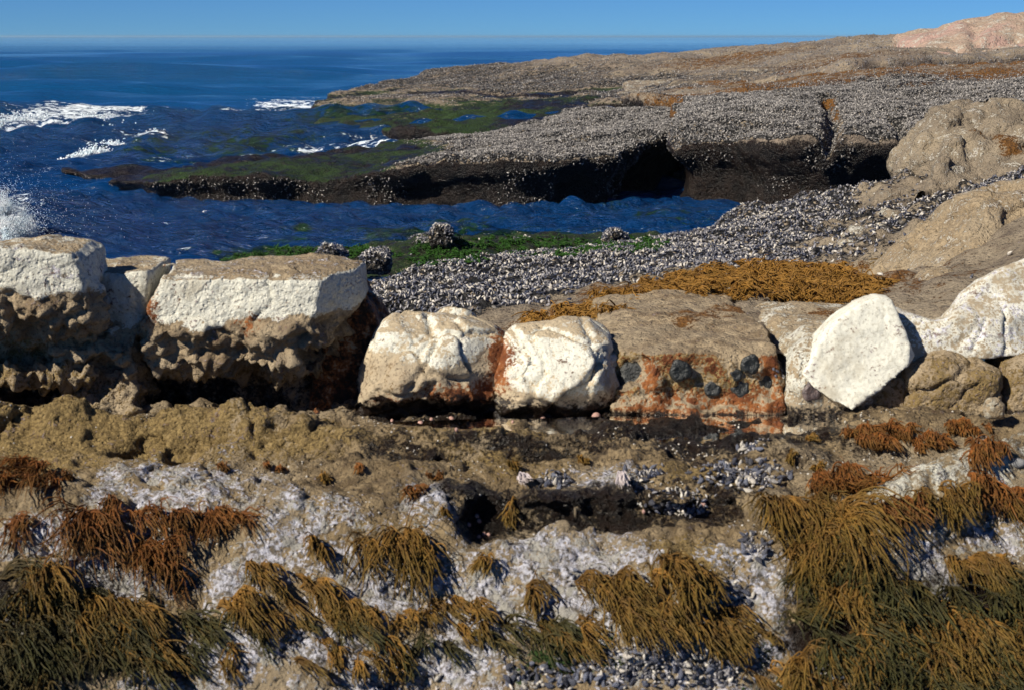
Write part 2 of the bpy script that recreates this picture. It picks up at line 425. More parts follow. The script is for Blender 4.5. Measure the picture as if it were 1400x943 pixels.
# ------------------------------------------------------------------ far reefs
def zonemasks(V, N, **k):
    out = {z: np.zeros(len(V)) for z in ZONES}
    out.update(k); return out
def zb(V, lst):
    """zone strength from ellipsoids (centre, radii, strength): 1 inside falling to 0 at twice the radius"""
    o = np.zeros(len(V))
    for (c, r, a) in lst:
        d = np.sqrt((((V - np.array(c)) / np.array(r)) ** 2).sum(1))
        o = np.maximum(o, a * np.clip(1.25 - .6 * d, 0, 1))
    return o
def reef(name, label, cat, plan, ctrl, lo, hi, h, mat, amps, cracks=(), under=.3, k=.16, seed=1, zonefn=None, back=None):
    x = np.arange(lo[0], hi[0], h); y = np.arange(lo[1], hi[1], h); z = np.arange(lo[2], hi[2], h)
    X2, Y2 = np.meshgrid(x, y, indexing='ij')
    H = rbf(ctrl)(X2, Y2)
    for (line, wd, dp) in cracks:
        H = H - dp * np.exp(-(segd(X2, Y2, line) / wd) ** 2)
    sd = sdpoly(X2, Y2, plan) + .45 * gnoise(x, y, z[:2], (2.2, 2.2, 2.2), seed + 900)[:, :, 0] + .28 * gnoise(x, y, z[:2], (.8, .8, .8), seed + 901)[:, :, 0]
    Z = z[None, None]
    fr = sd[:, :, None] + under * sstep(H[:, :, None] * .92, H[:, :, None] * .25, Z)
    Fv = smax((Z - H[:, :, None]) * .8, fr * .8, k).astype(np.float32)
    for i, (s, a) in enumerate(amps):
        Fv += a * gnoise(x, y, z, s, seed * 50 + i)
    V, Q = surface_nets(Fv, (x[0], y[0], z[0]), h)
    N = vnormals(V, Q)
    V = V + N * (fbm(V, h * 5, 3, seed) * h * .45)[:, None]
    N = vnormals(V, Q)
    att = zonefn(V, N)
    me = make_mesh(name, V, Q, mat, att)
    link(name, me, label=label, cat=cat)
    return V, Q, N, att
def XY(*p): return [tuple(at_z(a, b, c)[:2]) for (a, b, c) in p]
def XYZ(*p): return [tuple(at_z(a, b, c)) for (a, b, c) in p]

planL = XY((94, 246, 0), (140, 266, 0), (190, 280, 0), (300, 284, 0), (420, 283, 0), (520, 286, 0), (640, 291, 0), (760, 291, 0), (868, 287, 0)) + \
    XY((886, 215, .8), (905, 195, 1.0), (950, 158, 1.3)) + XY((960, 140, 1.6), (800, 152, 1.15), (740, 167, 1.1), (640, 192, .75), (560, 203, .5), (450, 208, .42), (340, 213, .36), (250, 226, .28), (170, 238, .12))
ctrlL = XYZ((118, 245, .26), (150, 250, .34), (190, 246, .46), (250, 238, .56), (330, 233, .62), (450, 229, .66), (190, 234, .26), (250, 227, .34), (330, 216, .42), (450, 212, .48), (550, 206, .5), (560, 222, .75), (590, 200, .8), (650, 219, 1.0), (650, 192, .85), (700, 200, .92),
            (740, 165, 1.12), (800, 185, 1.12), (800, 219, 1.0), (830, 212, 1.1), (870, 190, 1.2), (900, 160, 1.38), (940, 154, 1.5))
def zoneL(V, N):
    up = sstep(.3, .75, N[:, 2])
    g = sstep(-1.6, -2.6, V[:, 0] + .8 * vnoise(V, 1.5, 3))
    dk = np.where(V[:, 0] > -2.6, sstep(.86, .66, V[:, 2] + .14 * fbm(V, 1.1, 3, 12)), sstep(.56, .40, V[:, 2] + .05 * fbm(V, .8, 3, 12) + .10 * sstep(-6, -9, V[:, 0])))
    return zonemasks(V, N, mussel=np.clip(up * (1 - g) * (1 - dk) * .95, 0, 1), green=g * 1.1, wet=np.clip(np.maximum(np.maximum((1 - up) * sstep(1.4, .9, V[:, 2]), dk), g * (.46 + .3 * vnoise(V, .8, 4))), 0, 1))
A = [((1.6, 1.6, .8), .10), (.55, .07), (.22, .04)]
RL = reef('reef_tongue', 'long low reef tongue with green algae tip and dark wet front', 'rock reef', planL, ctrlL,
          (-10.8, 25.2, -.4), (6.2, 44, 2.0), .065, M_FAR, A, seed=2, zonefn=zoneL)

planR = XY((884, 284, 0), (1000, 289, 0)) + XY((1100, 280, .2), (1200, 282, .2), (1300, 285, .2), (1560, 285, .2)) + \
    [(24, 50), (9.5, 52)] + XY((850, 128, 1.0), (860, 140, 1.2), (955, 146, 1.5), (948, 170, 1.2), (905, 205, .8))
ctrlR = XYZ((893, 226, .95), (955, 162, 1.6), (905, 212, 1.0), (960, 203, 1.2), (1030, 199, 1.32), (1100, 197, 1.45), (1200, 200, 1.35), (1290, 200, 1.45), (1450, 200, 1.6), (1000, 160, 1.6),
            (1100, 170, 1.55), (1200, 165, 1.65), (1350, 155, 1.8), (1000, 131, 1.75), (1200, 130, 1.9), (1400, 130, 2.0), (1450, 150, 1.9), (870, 130, 1.3), (950, 115, 1.6), (1040, 96, 2.05), (1100, 98, 2.1),
            (1200, 98, 2.2), (1400, 108, 2.2), (1500, 110, 2.2), (1040, 232, 1.0), (1200, 235, 1.1))
lineR = [tuple(at_z(1130, 135, 1.8)[:2]), tuple(at_z(1140, 165, 1.6)[:2]), tuple(at_z(1130, 200, 1.3)[:2])]
lineR2 = [tuple(at_z(1225, 150, 1.8)[:2]), tuple(at_z(1238, 175, 1.6)[:2])]
lineR3 = [tuple(at_z(960, 190, 1.2)[:2]), tuple(at_z(1100, 188, 1.35)[:2]), tuple(at_z(1290, 190, 1.45)[:2])]
def zoneR(V, N):
    up = sstep(.3, .75, N[:, 2])
    dk = sstep(1.12, .92, V[:, 2] + .16 * fbm(V, 1.1, 3, 12)) * sstep(31, 28, V[:, 1])
    fb = sstep(40.0, 34.5, V[:, 1] + fbm(V, 3., 2, 8) * 2)
    br = zb(V, [(at_z(1180, 100, 2.1), (4.5, 3.0, 3), 1.1), (at_z(1290, 124, 1.95), (8.5, 4.0, 3), 1.3), (at_z(1060, 96, 2.0), (2.2, 1.6, 3), .8), (at_z(1090, 136, 1.8), (1.5, .8, 2), .7)])
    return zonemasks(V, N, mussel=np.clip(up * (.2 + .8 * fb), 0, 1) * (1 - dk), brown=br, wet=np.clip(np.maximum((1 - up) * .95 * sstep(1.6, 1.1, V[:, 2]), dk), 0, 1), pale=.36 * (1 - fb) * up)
RR = reef('reef_terrace', 'broad reef terrace crusted with mussels above a black undercut front across the channel', 'rock reef', planR, ctrlR,
          (2.0, 22.8, -.4), (21, 52, 2.7), .075, M_FAR, A, cracks=[(lineR, .16, .4), (lineR2, .16, .35), (lineR3, .2, .14), ([tuple(at_z(860, 131, 1.55)[:2]), tuple(at_z(1000, 128, 1.75)[:2]), tuple(at_z(1100, 132, 1.75)[:2])], .25, .25)], under=.45, seed=3, zonefn=zoneR)

planB = XY((440, 187, .14), (560, 191, .14), (700, 189, .14), (800, 184, .2)) + [(8, 43), (24, 47), (30, 74), (12, 76), (2, 74)] + XY((600, 120, .7), (470, 140, .3), (430, 160, 0))
ctrlB = XYZ((440, 180, .30), (560, 184, .30), (690, 183, .34), (500, 163, .52), (600, 163, .68), (720, 163, .78), (480, 152, .62), (600, 143, .82), (700, 140, .92), (850, 136, .9),
            (490, 144, .75), (600, 131, 1.05), (700, 126, 1.2), (850, 116, 1.45), (950, 103, 1.8), (1030, 91, 2.15), (600, 127, 1.0), (680, 115, 1.2), (760, 101, 1.6), (800, 88, 1.98), (850, 80, 2.2),
            (930, 75, 2.4), (1000, 72, 2.5), (1050, 69, 2.6), (1100, 61, 2.88), (1160, 55, 3.05), (1210, 50, 3.2), (1245, 57, 3.0), (1300, 60, 3.0), (1400, 65, 2.95), (1500, 65, 2.9), (1200, 78, 2.55), (1400, 90, 2.4), (900, 95, 2.0))
lineB = [tuple(at_z(600, 138, .7)[:2]), tuple(at_z(700, 133, .95)[:2]), tuple(at_z(860, 125, 1.3)[:2]), tuple(at_z(960, 110, 1.7)[:2]), tuple(at_z(1040, 95, 2.1)[:2])]
def zoneB(V, N):
    up = sstep(.2, .7, N[:, 2])
    low = sstep(1.2, .9, V[:, 2] + .15 * fbm(V, 2., 2, 6) - .03 * V[:, 0])
    dk = 1.1 * np.exp(-(segd(V[:, 0], V[:, 1], lineB) / 1.2) ** 2)  # dark colour band along the crevice line
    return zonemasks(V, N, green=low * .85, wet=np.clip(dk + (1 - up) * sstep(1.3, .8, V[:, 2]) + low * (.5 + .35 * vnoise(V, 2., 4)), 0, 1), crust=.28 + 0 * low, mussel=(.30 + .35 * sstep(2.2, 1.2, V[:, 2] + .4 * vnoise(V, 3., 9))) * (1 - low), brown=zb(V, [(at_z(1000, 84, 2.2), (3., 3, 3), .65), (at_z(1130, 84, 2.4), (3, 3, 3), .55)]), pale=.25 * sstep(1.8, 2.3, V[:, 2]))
RB = reef('reef_dome', 'tan domed reef with green weedy foot behind the tongue, rising to the horizon', 'rock reef', planB, ctrlB,
          (-8, 41, -.4), (30, 77, 3.6), .14, M_FAR, [((3, 3, 1.5), .12), (1.0, .08), (.45, .07)], cracks=[(lineB, .8, .7)], under=.3, k=.3, seed=4, zonefn=zoneB)

planD = XY((456, 150, .55), (448, 170, .4), (520, 184, .38), (600, 188, .4), (690, 187, .4), (770, 176, .6), (840, 160, .85), (830, 140, 1.1), (700, 134, 1.0), (580, 138, .75))
ctrlD = XYZ((470, 152, .55), (460, 168, .42), (520, 178, .5), (600, 181, .52), (690, 179, .58), (760, 168, .75), (820, 155, .95), (820, 142, 1.12), (700, 136, 1.02), (580, 140, .8), (600, 160, .7), (700, 158, .85), (520, 160, .6))
reef('weedy_ledge', 'low black-green weedy ledge at the foot of the domed reef', 'rock reef', planD, ctrlD, (-8.5, 36.5, -.4), (5.5, 58, 1.7), .1, M_FAR, [((1.6, 1.6, .8), .12), (.55, .09), (.25, .05)], under=.15, k=.16, seed=6,
     zonefn=lambda V, N: zonemasks(V, N, green=np.full(len(V), .95), wet=np.clip(.52 + .35 * fbm(V, 2., 3, 14) + .5 * (1 - sstep(.3, .7, N[:, 2])), 0, 1), mussel=.1 + 0 * V[:, 0]))
def zonep(V, N): return zonemasks(V, N, pale=.33 + 0 * V[:, 0], wet=zb(V, [(at_y(1310, 96, 46), (3, 2, .22), .75)]))
planP = [tuple(at_y(1230, 80, 51)[:2]), tuple(at_y(1270, 90, 47)[:2]), tuple(at_y(1420, 90, 45)[:2]), tuple(at_y(1600, 90, 45)[:2]), (31, 62), (20, 63), tuple(at_y(1232, 60, 60)[:2])]
ctrlP = [tuple(at_y(a, b, c)) for (a, b, c) in [(1240, 66, 50), (1262, 60, 50), (1290, 54, 50), (1320, 50, 50), (1340, 44, 50), (1352, 41, 50), (1376, 24, 51), (1400, 17, 51), (1450, 10, 51), (1600, 16, 52), (1260, 80, 47), (1320, 88, 47), (1400, 92, 47), (1600, 92, 47), (1340, 70, 48), (1420, 55, 49), (1380, 45, 49.5), (1240, 80, 60), (1320, 78, 62), (1420, 72, 62), (1600, 70, 64)]]
lp = [[tuple(at_y(a, b, c)[:2]) for (a, b, c) in q] for q in ([(1290, 60, 49), (1330, 85, 47.5)], [(1335, 42, 50.5), (1330, 62, 49), (1345, 92, 46.5)], [(1390, 55, 49), (1300, 75, 48)])]
reef('pink_outcrop', 'pale pink cracked sandstone outcrop at the top right skyline', 'rock outcrop', planP, ctrlP, (11, 42, 1.2), (31, 64, 5.2), .12, M_PINK,
     [((2.5, 2.5, 1.2), .16), (.9, .13), (.4, .08)], cracks=[(q, .16, .2) for q in lp], under=.1, k=.3, seed=5, zonefn=zonep)

# ------------------------------------------------------------------ middle reef (mussel bed)
def drop(px, py, z, dd=.9, to=-.9):
    a = at_z(px, py, z); d = a[:2] / np.linalg.norm(a[:2])
    return [tuple(a), (a[0] + d[0] * dd, a[1] + d[1] * dd, to)]
mc = XYZ((760, 445, 1.46), (840, 425, 1.5), (900, 405, 1.52), (1000, 400, 1.54), (1070, 408, 1.55), (1150, 411, 1.54), (1200, 380, 1.5), (1200, 362, 1.45), (1100, 360, 1.4), (1000, 366, 1.38), (930, 376, 1.34),
         (850, 398, 1.36), (780, 415, 1.36), (700, 436, 1.3), (600, 428, 1.2), (520, 420, 1.02), (520, 400, .92), (600, 385, .84), (700, 385, .88), (800, 378, .95), (600, 400, .98), (700, 410, 1.1), (900, 350, .95), (1000, 340, 1.0), (1100, 335, 1.15),
         (1200, 330, 1.3), (1250, 300, 1.3), (1150, 300, 1.15), (1050, 305, .98), (1300, 330, 1.5), (1350, 300, 1.7), (1400, 280, 1.8), (1250, 350, 1.45), (1300, 300, 1.5), (1330, 270, 1.6), (1450, 300, 2.0), (1450, 360, 1.9), (1300, 380, 1.62), (1260, 405, 1.6))
mc += [(-2.6, 7.2, .9), (-2.6, 9, .2), (-1.2, 8.6, .9), (0, 7.4, 1.5), (1, 7.3, 1.55), (2, 7.3, 1.6), (3.4, 7.3, 1.8), (4.5, 9, 1.9), (-1.6, 11, .1), (-1.0, 10.5, .75)]
for q in ((505, 390, .74), (560, 378, .70), (640, 362, .68), (720, 358, .70), (800, 350, .72), (850, 340, .72), (920, 325, .70), (985, 303, .72), (1010, 290, .80), (1060, 281, .92), (1130, 283, .98), (1180, 284, 1.0), (1225, 268, 1.15), (1260, 255, 1.25)):
    mc += drop(*q, dd=1.0, to=-.1 if q[0] < 900 else -.6)
def lowlip(px, py, z): return [tuple(at_z(px, py, z))]
for q in ((300, 352, .10), (350, 345, .14), (430, 342, .16), (470, 345, .22), (520, 350, .12), (545, 335, .22), (600, 324, .34), (640, 335, .2), (700, 325, .16), (760, 322, .16), (820, 324, .2), (845, 322, .3), (900, 322, .16), (700, 338, .15), (800, 335, .15), (420, 356, .16)):
    mc += lowlip(*q)
for q in ((250, 350, 0), (330, 333, 0), (430, 325, 0), (520, 315, 0), (600, 305, 0), (700, 303, 0), (800, 303, 0), (900, 303, 0), (960, 300, 0)):
    a = at_z(*q); mc += [(a[0], a[1], -.5)]
mc += [(-5, 12, -.6), (-7, 18, -.9), (3, 30, -1.5), (12, 25, 0.9), (12, 18, 2.4), (12, 10, 2.5), (-8, 26, -1.5), (8, 28, -.5)]
def build_mid():
    h = .034
    x = np.arange(-4.5, 11.0, h); y = np.arange(7.25, 24.5, h)
    X, Y = np.meshgrid(x, y, indexing='ij'); H = rbf(mc)(X, Y)
    P = np.stack([X.ravel(), Y.ravel(), 0 * X.ravel()], 1)
    n1 = fbm(P, 1.1, 3, 21).reshape(X.shape); n2 = fbm(P, .22, 3, 22).reshape(X.shape)
    lumps = 1 - np.clip(worley(P, .32, 4)[0], 0, 1).reshape(X.shape)
    f1, f2, _ = worley(P, 1.3, 9); rough = sstep(2.0, 4.0, X) * sstep(9, 12, Y)
    crk = np.clip((f2 - f1).reshape(X.shape) / .12, 0, 1)
    H = H + n1 * .07 + n2 * .028 + lumps ** 2 * (.08 + .10 * rough) - (1 - crk) * .10 * rough
    # long crack beside the near slab, running back from the ledge
    cl = [tuple(at_z(a, b, 1.53)[:2]) for a, b in ((1090, 500), (1082, 460), (1075, 440), (1078, 415))]
    H = H - .22 * np.exp(-(segd(X, Y, cl) / .035) ** 2)
    V = np.stack([X.ravel(), Y.ravel(), H.ravel()], 1)
    r, c = np.meshgrid(np.arange(len(x) - 1), np.arange(len(y) - 1), indexing='ij'); a = (r * len(y) + c).ravel()
    Q = np.stack([a, a + len(y), a + len(y) + 1, a + 1], 1)
    keep = (H.ravel()[Q] > -.9).any(1); Q = Q[keep]
    N = vnormals(V, Q)
    bed = sstep(9.6, 10.3, Y.ravel() - .25 * np.clip(X.ravel() - 1, 0, 3) + .5 * fbm(P, .6, 2, 5)) * sstep(.35, .6, V[:, 2])
    matz = zb(V, [(at_z(1010, 388, 1.45), (.95, 1.0, 2), 1), (at_z(1130, 385, 1.5), (.5, 1.2, 2), 1), (at_z(800, 428, 1.42), (.5, .5, 2), .95), (at_z(900, 405, 1.45), (.5, .7, 2), .9)])
    bare = zb(V, [(at_z(1180, 312, 1.25), (.55, .5, 2), .9), (at_z(1250, 330, 1.4), (.4, .4, 2), .9), (at_z(1120, 345, 1.2), (.5, .3, 2), .8), (at_z(1230, 275, 1.3), (.5, .6, 2), .95), (at_z(1330, 340, 1.6), (.7, 1.2, 2), .9),
                  (at_z(860, 398, 1.36), (.35, .25, 2), .8), (at_z(1210, 345, 1.4), (.4, .4, 2), .8)])
    low = sstep(.5, .3, V[:, 2])
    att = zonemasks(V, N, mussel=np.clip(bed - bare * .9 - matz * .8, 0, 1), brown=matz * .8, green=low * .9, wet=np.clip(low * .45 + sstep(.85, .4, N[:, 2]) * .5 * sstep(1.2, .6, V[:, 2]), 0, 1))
    me = make_mesh('mussel_reef', V, Q, M_MID, att)
    link('mussel_reef', me, label='sloping middle reef thick with mussels and brown weed between the ledge and channel', cat='rock reef')
    return V, Q, N, att
RM = build_mid()

# ------------------------------------------------------------------ blocks of the ledge and boulders
BL = {}
def block(name, label, poly, Y0, depth, prof=((0, 0), (943, 0)), vox=.014, cuts=(), k=.05, amps=((.5, .03), (.16, .02), (.07, .008)),
          knob=None, facet=0.0, carve=(), seed=1, cracks=(), fine=1.0, zonefn=None, mat=None, cat='rock'):
    vox = min(vox, .0125) if vox == .014 else vox
    W = np.array([at_y(a, b, Y0) for a, b in poly])
    pz = [at_y(700, r, Y0)[2] for r, _ in prof][::-1]; po = [o for _, o in prof][::-1]
    lo = np.array([W[:, 0].min() - .12, Y0 - .3 + min(0, min(po)), W[:, 2].min() - .12]); hi = np.array([W[:, 0].max() + .12, Y0 + depth + .15, W[:, 2].max() + .12])
    x, y, z = [np.arange(lo[i], hi[i], vox) for i in range(3)]
    X2, Z2 = np.meshgrid(x, z, indexing='ij')
    sd = sdpoly(X2, Z2, [(p[0], p[2]) for p in W])[:, None, :]
    off = np.interp(z, pz, po)[None, None, :]
    Y = y[None, :, None]; X = x[:, None, None]; Z = z[None, None, :]
    Fv = smax(sd + 0 * Y, (Y0 + off) - Y + 0 * X, k)
    Fv = smax(Fv, Y - (Y0 + depth) + 0 * X, .1)
    for (px, py, yy, n) in cuts:
        n = np.array(n, float); n /= np.linalg.norm(n); c = at_y(px, py, yy)
        Fv = smax(Fv, n[0] * (X - c[0]) + n[1] * (Y - c[1]) + n[2] * (Z - c[2]), k * .4)
    for (px, py, yy, r) in carve:
        c = at_y(px, py, yy); s = min(r)
        d = (np.sqrt(((X - c[0]) / r[0]) ** 2 + ((Y - c[1]) / r[1]) ** 2 + ((Z - c[2]) / r[2]) ** 2) - 1) * s
        Fv = smax(Fv, -d, .04)
    Fv = Fv.astype(np.float32)
    for i, (s, a) in enumerate(amps): Fv += a * gnoise(x, y, z, s, seed * 37 + i)
    V, Q = surface_nets(Fv, (x[0], y[0], z[0]), vox)
    N = vnormals(V, Q)
    d = fbm(V, .06, 3, seed + 3) * .006 * fine
    if facet:
        wv = V + np.stack([vnoise(V, .2, seed + q) for q in range(3)], 1) * .05
        f1, f2, cid = worley(wv, .24, seed + 5)
        d += facet * (cid - .5) * sstep(0, .12, f2 - f1) - facet * .35 * (1 - sstep(0, .06, f2 - f1))
    for (line, wd, dp) in cracks:
        ln = [(lambda q: (q[0], q[2]))(at_y(a, b, Y0)) for a, b in line]
        wx = V[:, 0] + .012 * vnoise(V, .06, seed + 21) + .02 * vnoise(V, .2, seed + 22); wz = V[:, 2] + .012 * vnoise(V, .06, seed + 23)
        d -= dp * np.exp(-(segd(wx, wz, ln) / wd) ** 2) * (N[:, 1] < .3)
    if knob:
        kz = at_y(700, knob[0], Y0)[2]; kw = sstep(kz + .06, kz - .06, V[:, 2] + .04 * vnoise(V, .2, seed)) * knob[1]
        f1, f2, cid = worley(V + .02 * vnoise(V, .05, seed)[:, None], .085, seed + 9)
        g1, _, _ = worley(V, .035, seed + 10)
        m1, _, _ = worley(V, .16, seed + 14)
        d += kw * ((.6 - f1) * .065 + (.5 - g1) * .03 + (.5 - m1) * .06)
        h1, _, hc = worley(V, .2, seed + 12); d -= kw * np.where(hc > .5, 1, 0) * .10 * np.clip(.7 - h1, 0, 1)
    V = V + N * d[:, None]; N = vnormals(V, Q)
    att = zonefn(V, N) if zonefn else zonemasks(V, N)
    link(name, make_mesh(name, V, Q, mat or M_BLOCK, att), label=label, cat=cat)
    BL[name + str(seed)] = (V, Q)
    return V, Q, N
def zrow(r, Y): return at_y(700, r, Y)[2]
def Zband(Y0, r1, r2, extra=None, top=.38, amt=1.1):
    """pale fresh face between two rows, knobbly tan below"""
    def f(V, N):
        rag = .045 * fbm(V, .16, 3, 77)
        b = sstep(zrow(r2, Y0) - .05, zrow(r2, Y0) + .05, V[:, 2] + rag) * sstep(zrow(r1, Y0) + .03, zrow(r1, Y0) - .03, V[:, 2])
        b = b * np.maximum(sstep(.97, .70, N[:, 2]), top)
        a = zonemasks(V, N, pale=np.clip(b * amt, 0, 1))
        a['ochre'] = .45 * sstep(zrow(r2 + 40, Y0), zrow(r2 + 90, Y0), V[:, 2])
        a['wet'] = .95 * sstep(zrow(572, Y0) + .16, zrow(572, Y0) + .0, V[:, 2] + .05 * vnoise(V, .15, 3))  # darker colour towards the foot of the block
        if extra: a = extra(V, N, a)
        return a
    return f
def rz(lst, key='rust'):
    def f(V, N, a): a[key] = np.maximum(a[key], zb(V, lst)); return a
    return f

def exA(V, N, a):
    a['crust'] = .2 * a['pale']; return a
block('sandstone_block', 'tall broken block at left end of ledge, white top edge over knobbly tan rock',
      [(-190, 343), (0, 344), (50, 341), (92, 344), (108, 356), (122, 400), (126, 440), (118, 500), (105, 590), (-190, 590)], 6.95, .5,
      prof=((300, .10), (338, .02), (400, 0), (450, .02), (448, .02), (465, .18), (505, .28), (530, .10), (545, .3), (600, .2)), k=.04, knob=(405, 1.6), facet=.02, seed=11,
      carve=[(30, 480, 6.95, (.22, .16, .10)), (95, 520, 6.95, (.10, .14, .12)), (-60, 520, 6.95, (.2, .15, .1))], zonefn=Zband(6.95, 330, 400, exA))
block('sandstone_block', 'set-back shaded slab end between the tall left block and the long white-faced block',
      [(95, 374), (198, 376), (190, 440), (182, 470), (186, 590), (95, 590)], 7.33, .6, prof=((360, 0), (440, 0), (470, -.16), (520, -.05), (600, -.3)), k=.03, knob=(452, 1.4), facet=.015, seed=12,
      carve=[(155, 440, 7.28, (.06, .08, .05)), (150, 505, 7.15, (.16, .14, .06))], zonefn=Zband(7.33, 360, 445))
def exB(V, N, a):
    a['rust'] = zb(V, [(at_y(196, 400, 7.2), (.05, .3, .12), .8), (at_y(335, 445, 7.1), (.05, .2, .04), .7)])
    t = sstep(.8, .95, N[:, 2]); a['crust'] = .18 * t
    return a
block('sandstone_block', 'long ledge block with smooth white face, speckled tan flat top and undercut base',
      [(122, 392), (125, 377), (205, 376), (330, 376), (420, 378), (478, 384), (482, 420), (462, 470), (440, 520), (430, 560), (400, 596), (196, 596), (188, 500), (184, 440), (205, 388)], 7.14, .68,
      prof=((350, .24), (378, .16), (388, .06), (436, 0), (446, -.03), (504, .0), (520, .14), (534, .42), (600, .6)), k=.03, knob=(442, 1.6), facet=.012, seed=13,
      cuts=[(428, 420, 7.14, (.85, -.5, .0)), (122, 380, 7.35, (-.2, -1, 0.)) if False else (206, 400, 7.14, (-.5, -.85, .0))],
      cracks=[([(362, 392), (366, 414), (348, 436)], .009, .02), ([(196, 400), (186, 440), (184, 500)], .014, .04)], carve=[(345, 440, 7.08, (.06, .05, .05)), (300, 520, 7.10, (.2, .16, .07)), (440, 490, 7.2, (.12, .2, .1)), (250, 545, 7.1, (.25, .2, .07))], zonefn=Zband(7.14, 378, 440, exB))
block('sandstone_block', 'rock coloured dark for shade, filling the deep crevice between the long block and the cream block',
      [(425, 388), (486, 392), (508, 420), (520, 450), (530, 600), (425, 600)], 7.5, .5, prof=((380, .1), (420, 0), (600, -.1)), k=.03, facet=.03, seed=29, zonefn=lambda V, N: zonemasks(V, N, wet=np.full(len(V), .5), rust=np.full(len(V), .8)))  # crevice shade painted as a dark tone over the rust
block('sandstone_block', 'rock wall coloured dark for the deep shade under the undercut blocks at left',
      [(-200, 425), (100, 420), (200, 412), (440, 412), (450, 600), (-200, 600)], 7.56, .45, prof=((380, .1), (460, 0), (600, -.06)), k=.05, facet=.03, knob=(420, 1.), seed=30, zonefn=lambda V, N: zonemasks(V, N, wet=np.full(len(V), .6)))  # near-black colour paints the shade of the undercut on this backing wall
def ex3(V, N, a):
    a['ochre'] = np.maximum(a['ochre'], zb(V, [(at_y(520, 520, 7.05), (.16, .3, .12), .3)]))
    a['rust'] = zb(V, [(at_y(688, 490, 7.05), (.06, .3, .14), 1.), (at_y(640, 553, 7.), (.22, .3, .07), .85), (at_y(550, 560, 7.), (.16, .3, .05), .6)]); return a
block('sandstone_block', 'cream broken block with scooped fractures right of the dark crevice',
      [(524, 446), (545, 437), (600, 438), (640, 448), (676, 462), (692, 478), (692, 520), (700, 600), (474, 600), (480, 545), (496, 500), (510, 460)], 7.02, .5,
      prof=((420, .5), (440, .32), (462, .16), (490, .07), (520, 0), (545, .03), (565, .14), (600, .2)), k=.012, facet=.05, knob=(525, .5), fine=.6, amps=((.45, .04), (.18, .02), (.07, .008)), seed=14,
      cuts=[(585, 470, 7.06, (-.35, -1, .45)), (625, 465, 7.14, (.55, -1, .35)), (515, 500, 7.10, (-.9, -.8, .35)), (600, 530, 7.04, (.1, -1, -.45)), (555, 450, 7.16, (-.4, -.7, .9)), (665, 500, 7.08, (.9, -.8, -.1)), (540, 560, 7.06, (-.4, -1, -.5))],
      cracks=[([(570, 440), (600, 470), (585, 500), (560, 530)], .014, .03), ([(600, 520), (570, 545), (520, 560)], .014, .03)], carve=[(632, 474, 6.98, (.10, .12, .045))], zonefn=Zband(7.02, 425, 500, ex3, .5, .66), mat=M_SMOOTH)
def ex4(V, N, a):
    a['rust'] = zb(V, [(at_y(682, 500, 7.0), (.05, .3, .16), .9), (at_y(845, 560, 6.95), (.07, .2, .04), .6)])
    return a
block('sandstone_block', 'cream block with a diagonal crack, left of the orange anemone block',
      [(680, 474), (692, 460), (720, 454), (775, 453), (806, 462), (832, 482), (844, 506), (846, 530), (862, 545), (862, 600), (672, 600), (664, 555), (668, 520), (680, 490)], 6.98, .5,
      prof=((440, .46), (458, .28), (475, .14), (500, .06), (540, 0), (560, .02), (600, .1)), k=.012, facet=.05, knob=(560, .4), fine=.6, amps=((.45, .04), (.18, .02), (.07, .008)), seed=15,
      cuts=[(760, 490, 7.03, (.1, -1, .45)), (820, 500, 7.06, (.9, -.7, .3)), (700, 520, 7.03, (-.6, -1, .2)), (790, 465, 7.14, (.4, -.5, .9)), (780, 540, 7.0, (.3, -1, -.35)), (715, 470, 7.12, (-.7, -.7, .7))],
      cracks=[([(826, 500), (790, 530), (762, 556), (750, 580)], .014, .04), ([(700, 470), (726, 500), (700, 520)], .012, .025), ([(800, 458), (822, 500)], .012, .02)], zonefn=Zband(6.98, 430, 540, ex4, .5, .7), mat=M_SMOOTH)
def z5(V, N):
    up = sstep(.5, .85, N[:, 2])
    a = zonemasks(V, N, ochre=.55 * (1 - up))
    a['rust'] = np.clip(zb(V, [(at_y(960, 560, 7.0), (.42, .4, .07), .8), (at_y(890, 530, 7.0), (.05, .3, .14), .8), (at_y(1050, 500, 7.0), (.07, .3, .1), .7), (at_y(955, 500, 7.0), (.3, .3, .08), .42), (at_y(1060, 550, 7.0), (.1, .3, .1), .8)]) * (1 - up), 0, 1)
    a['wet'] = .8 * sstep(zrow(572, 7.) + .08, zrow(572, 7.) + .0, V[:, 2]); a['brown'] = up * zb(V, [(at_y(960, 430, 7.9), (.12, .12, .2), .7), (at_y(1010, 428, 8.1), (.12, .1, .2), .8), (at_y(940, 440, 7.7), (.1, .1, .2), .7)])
    return a
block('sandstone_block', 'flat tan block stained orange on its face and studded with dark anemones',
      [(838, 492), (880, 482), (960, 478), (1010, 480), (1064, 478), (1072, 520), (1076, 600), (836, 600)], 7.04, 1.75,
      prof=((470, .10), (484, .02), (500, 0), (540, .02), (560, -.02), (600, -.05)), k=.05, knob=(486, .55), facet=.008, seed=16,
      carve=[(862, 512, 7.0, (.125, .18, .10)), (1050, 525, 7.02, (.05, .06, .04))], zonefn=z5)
def zt(V, N): return zonemasks(V, N, pale=.38 + 0 * V[:, 0], brown=zb(V, [(at_y(1130, 428, 8.0), (.14, .12, .1), .8)]))
block('sandstone_slab', 'flat tan slab between the orange block and the leaning white slab', [(1080, 488), (1092, 478), (1130, 472), (1200, 472), (1240, 474), (1240, 600), (1086, 600)], 7.2, 1.25,
      prof=((460, .1), (490, .03), (600, 0)), k=.06, facet=.012, seed=17, zonefn=zt)
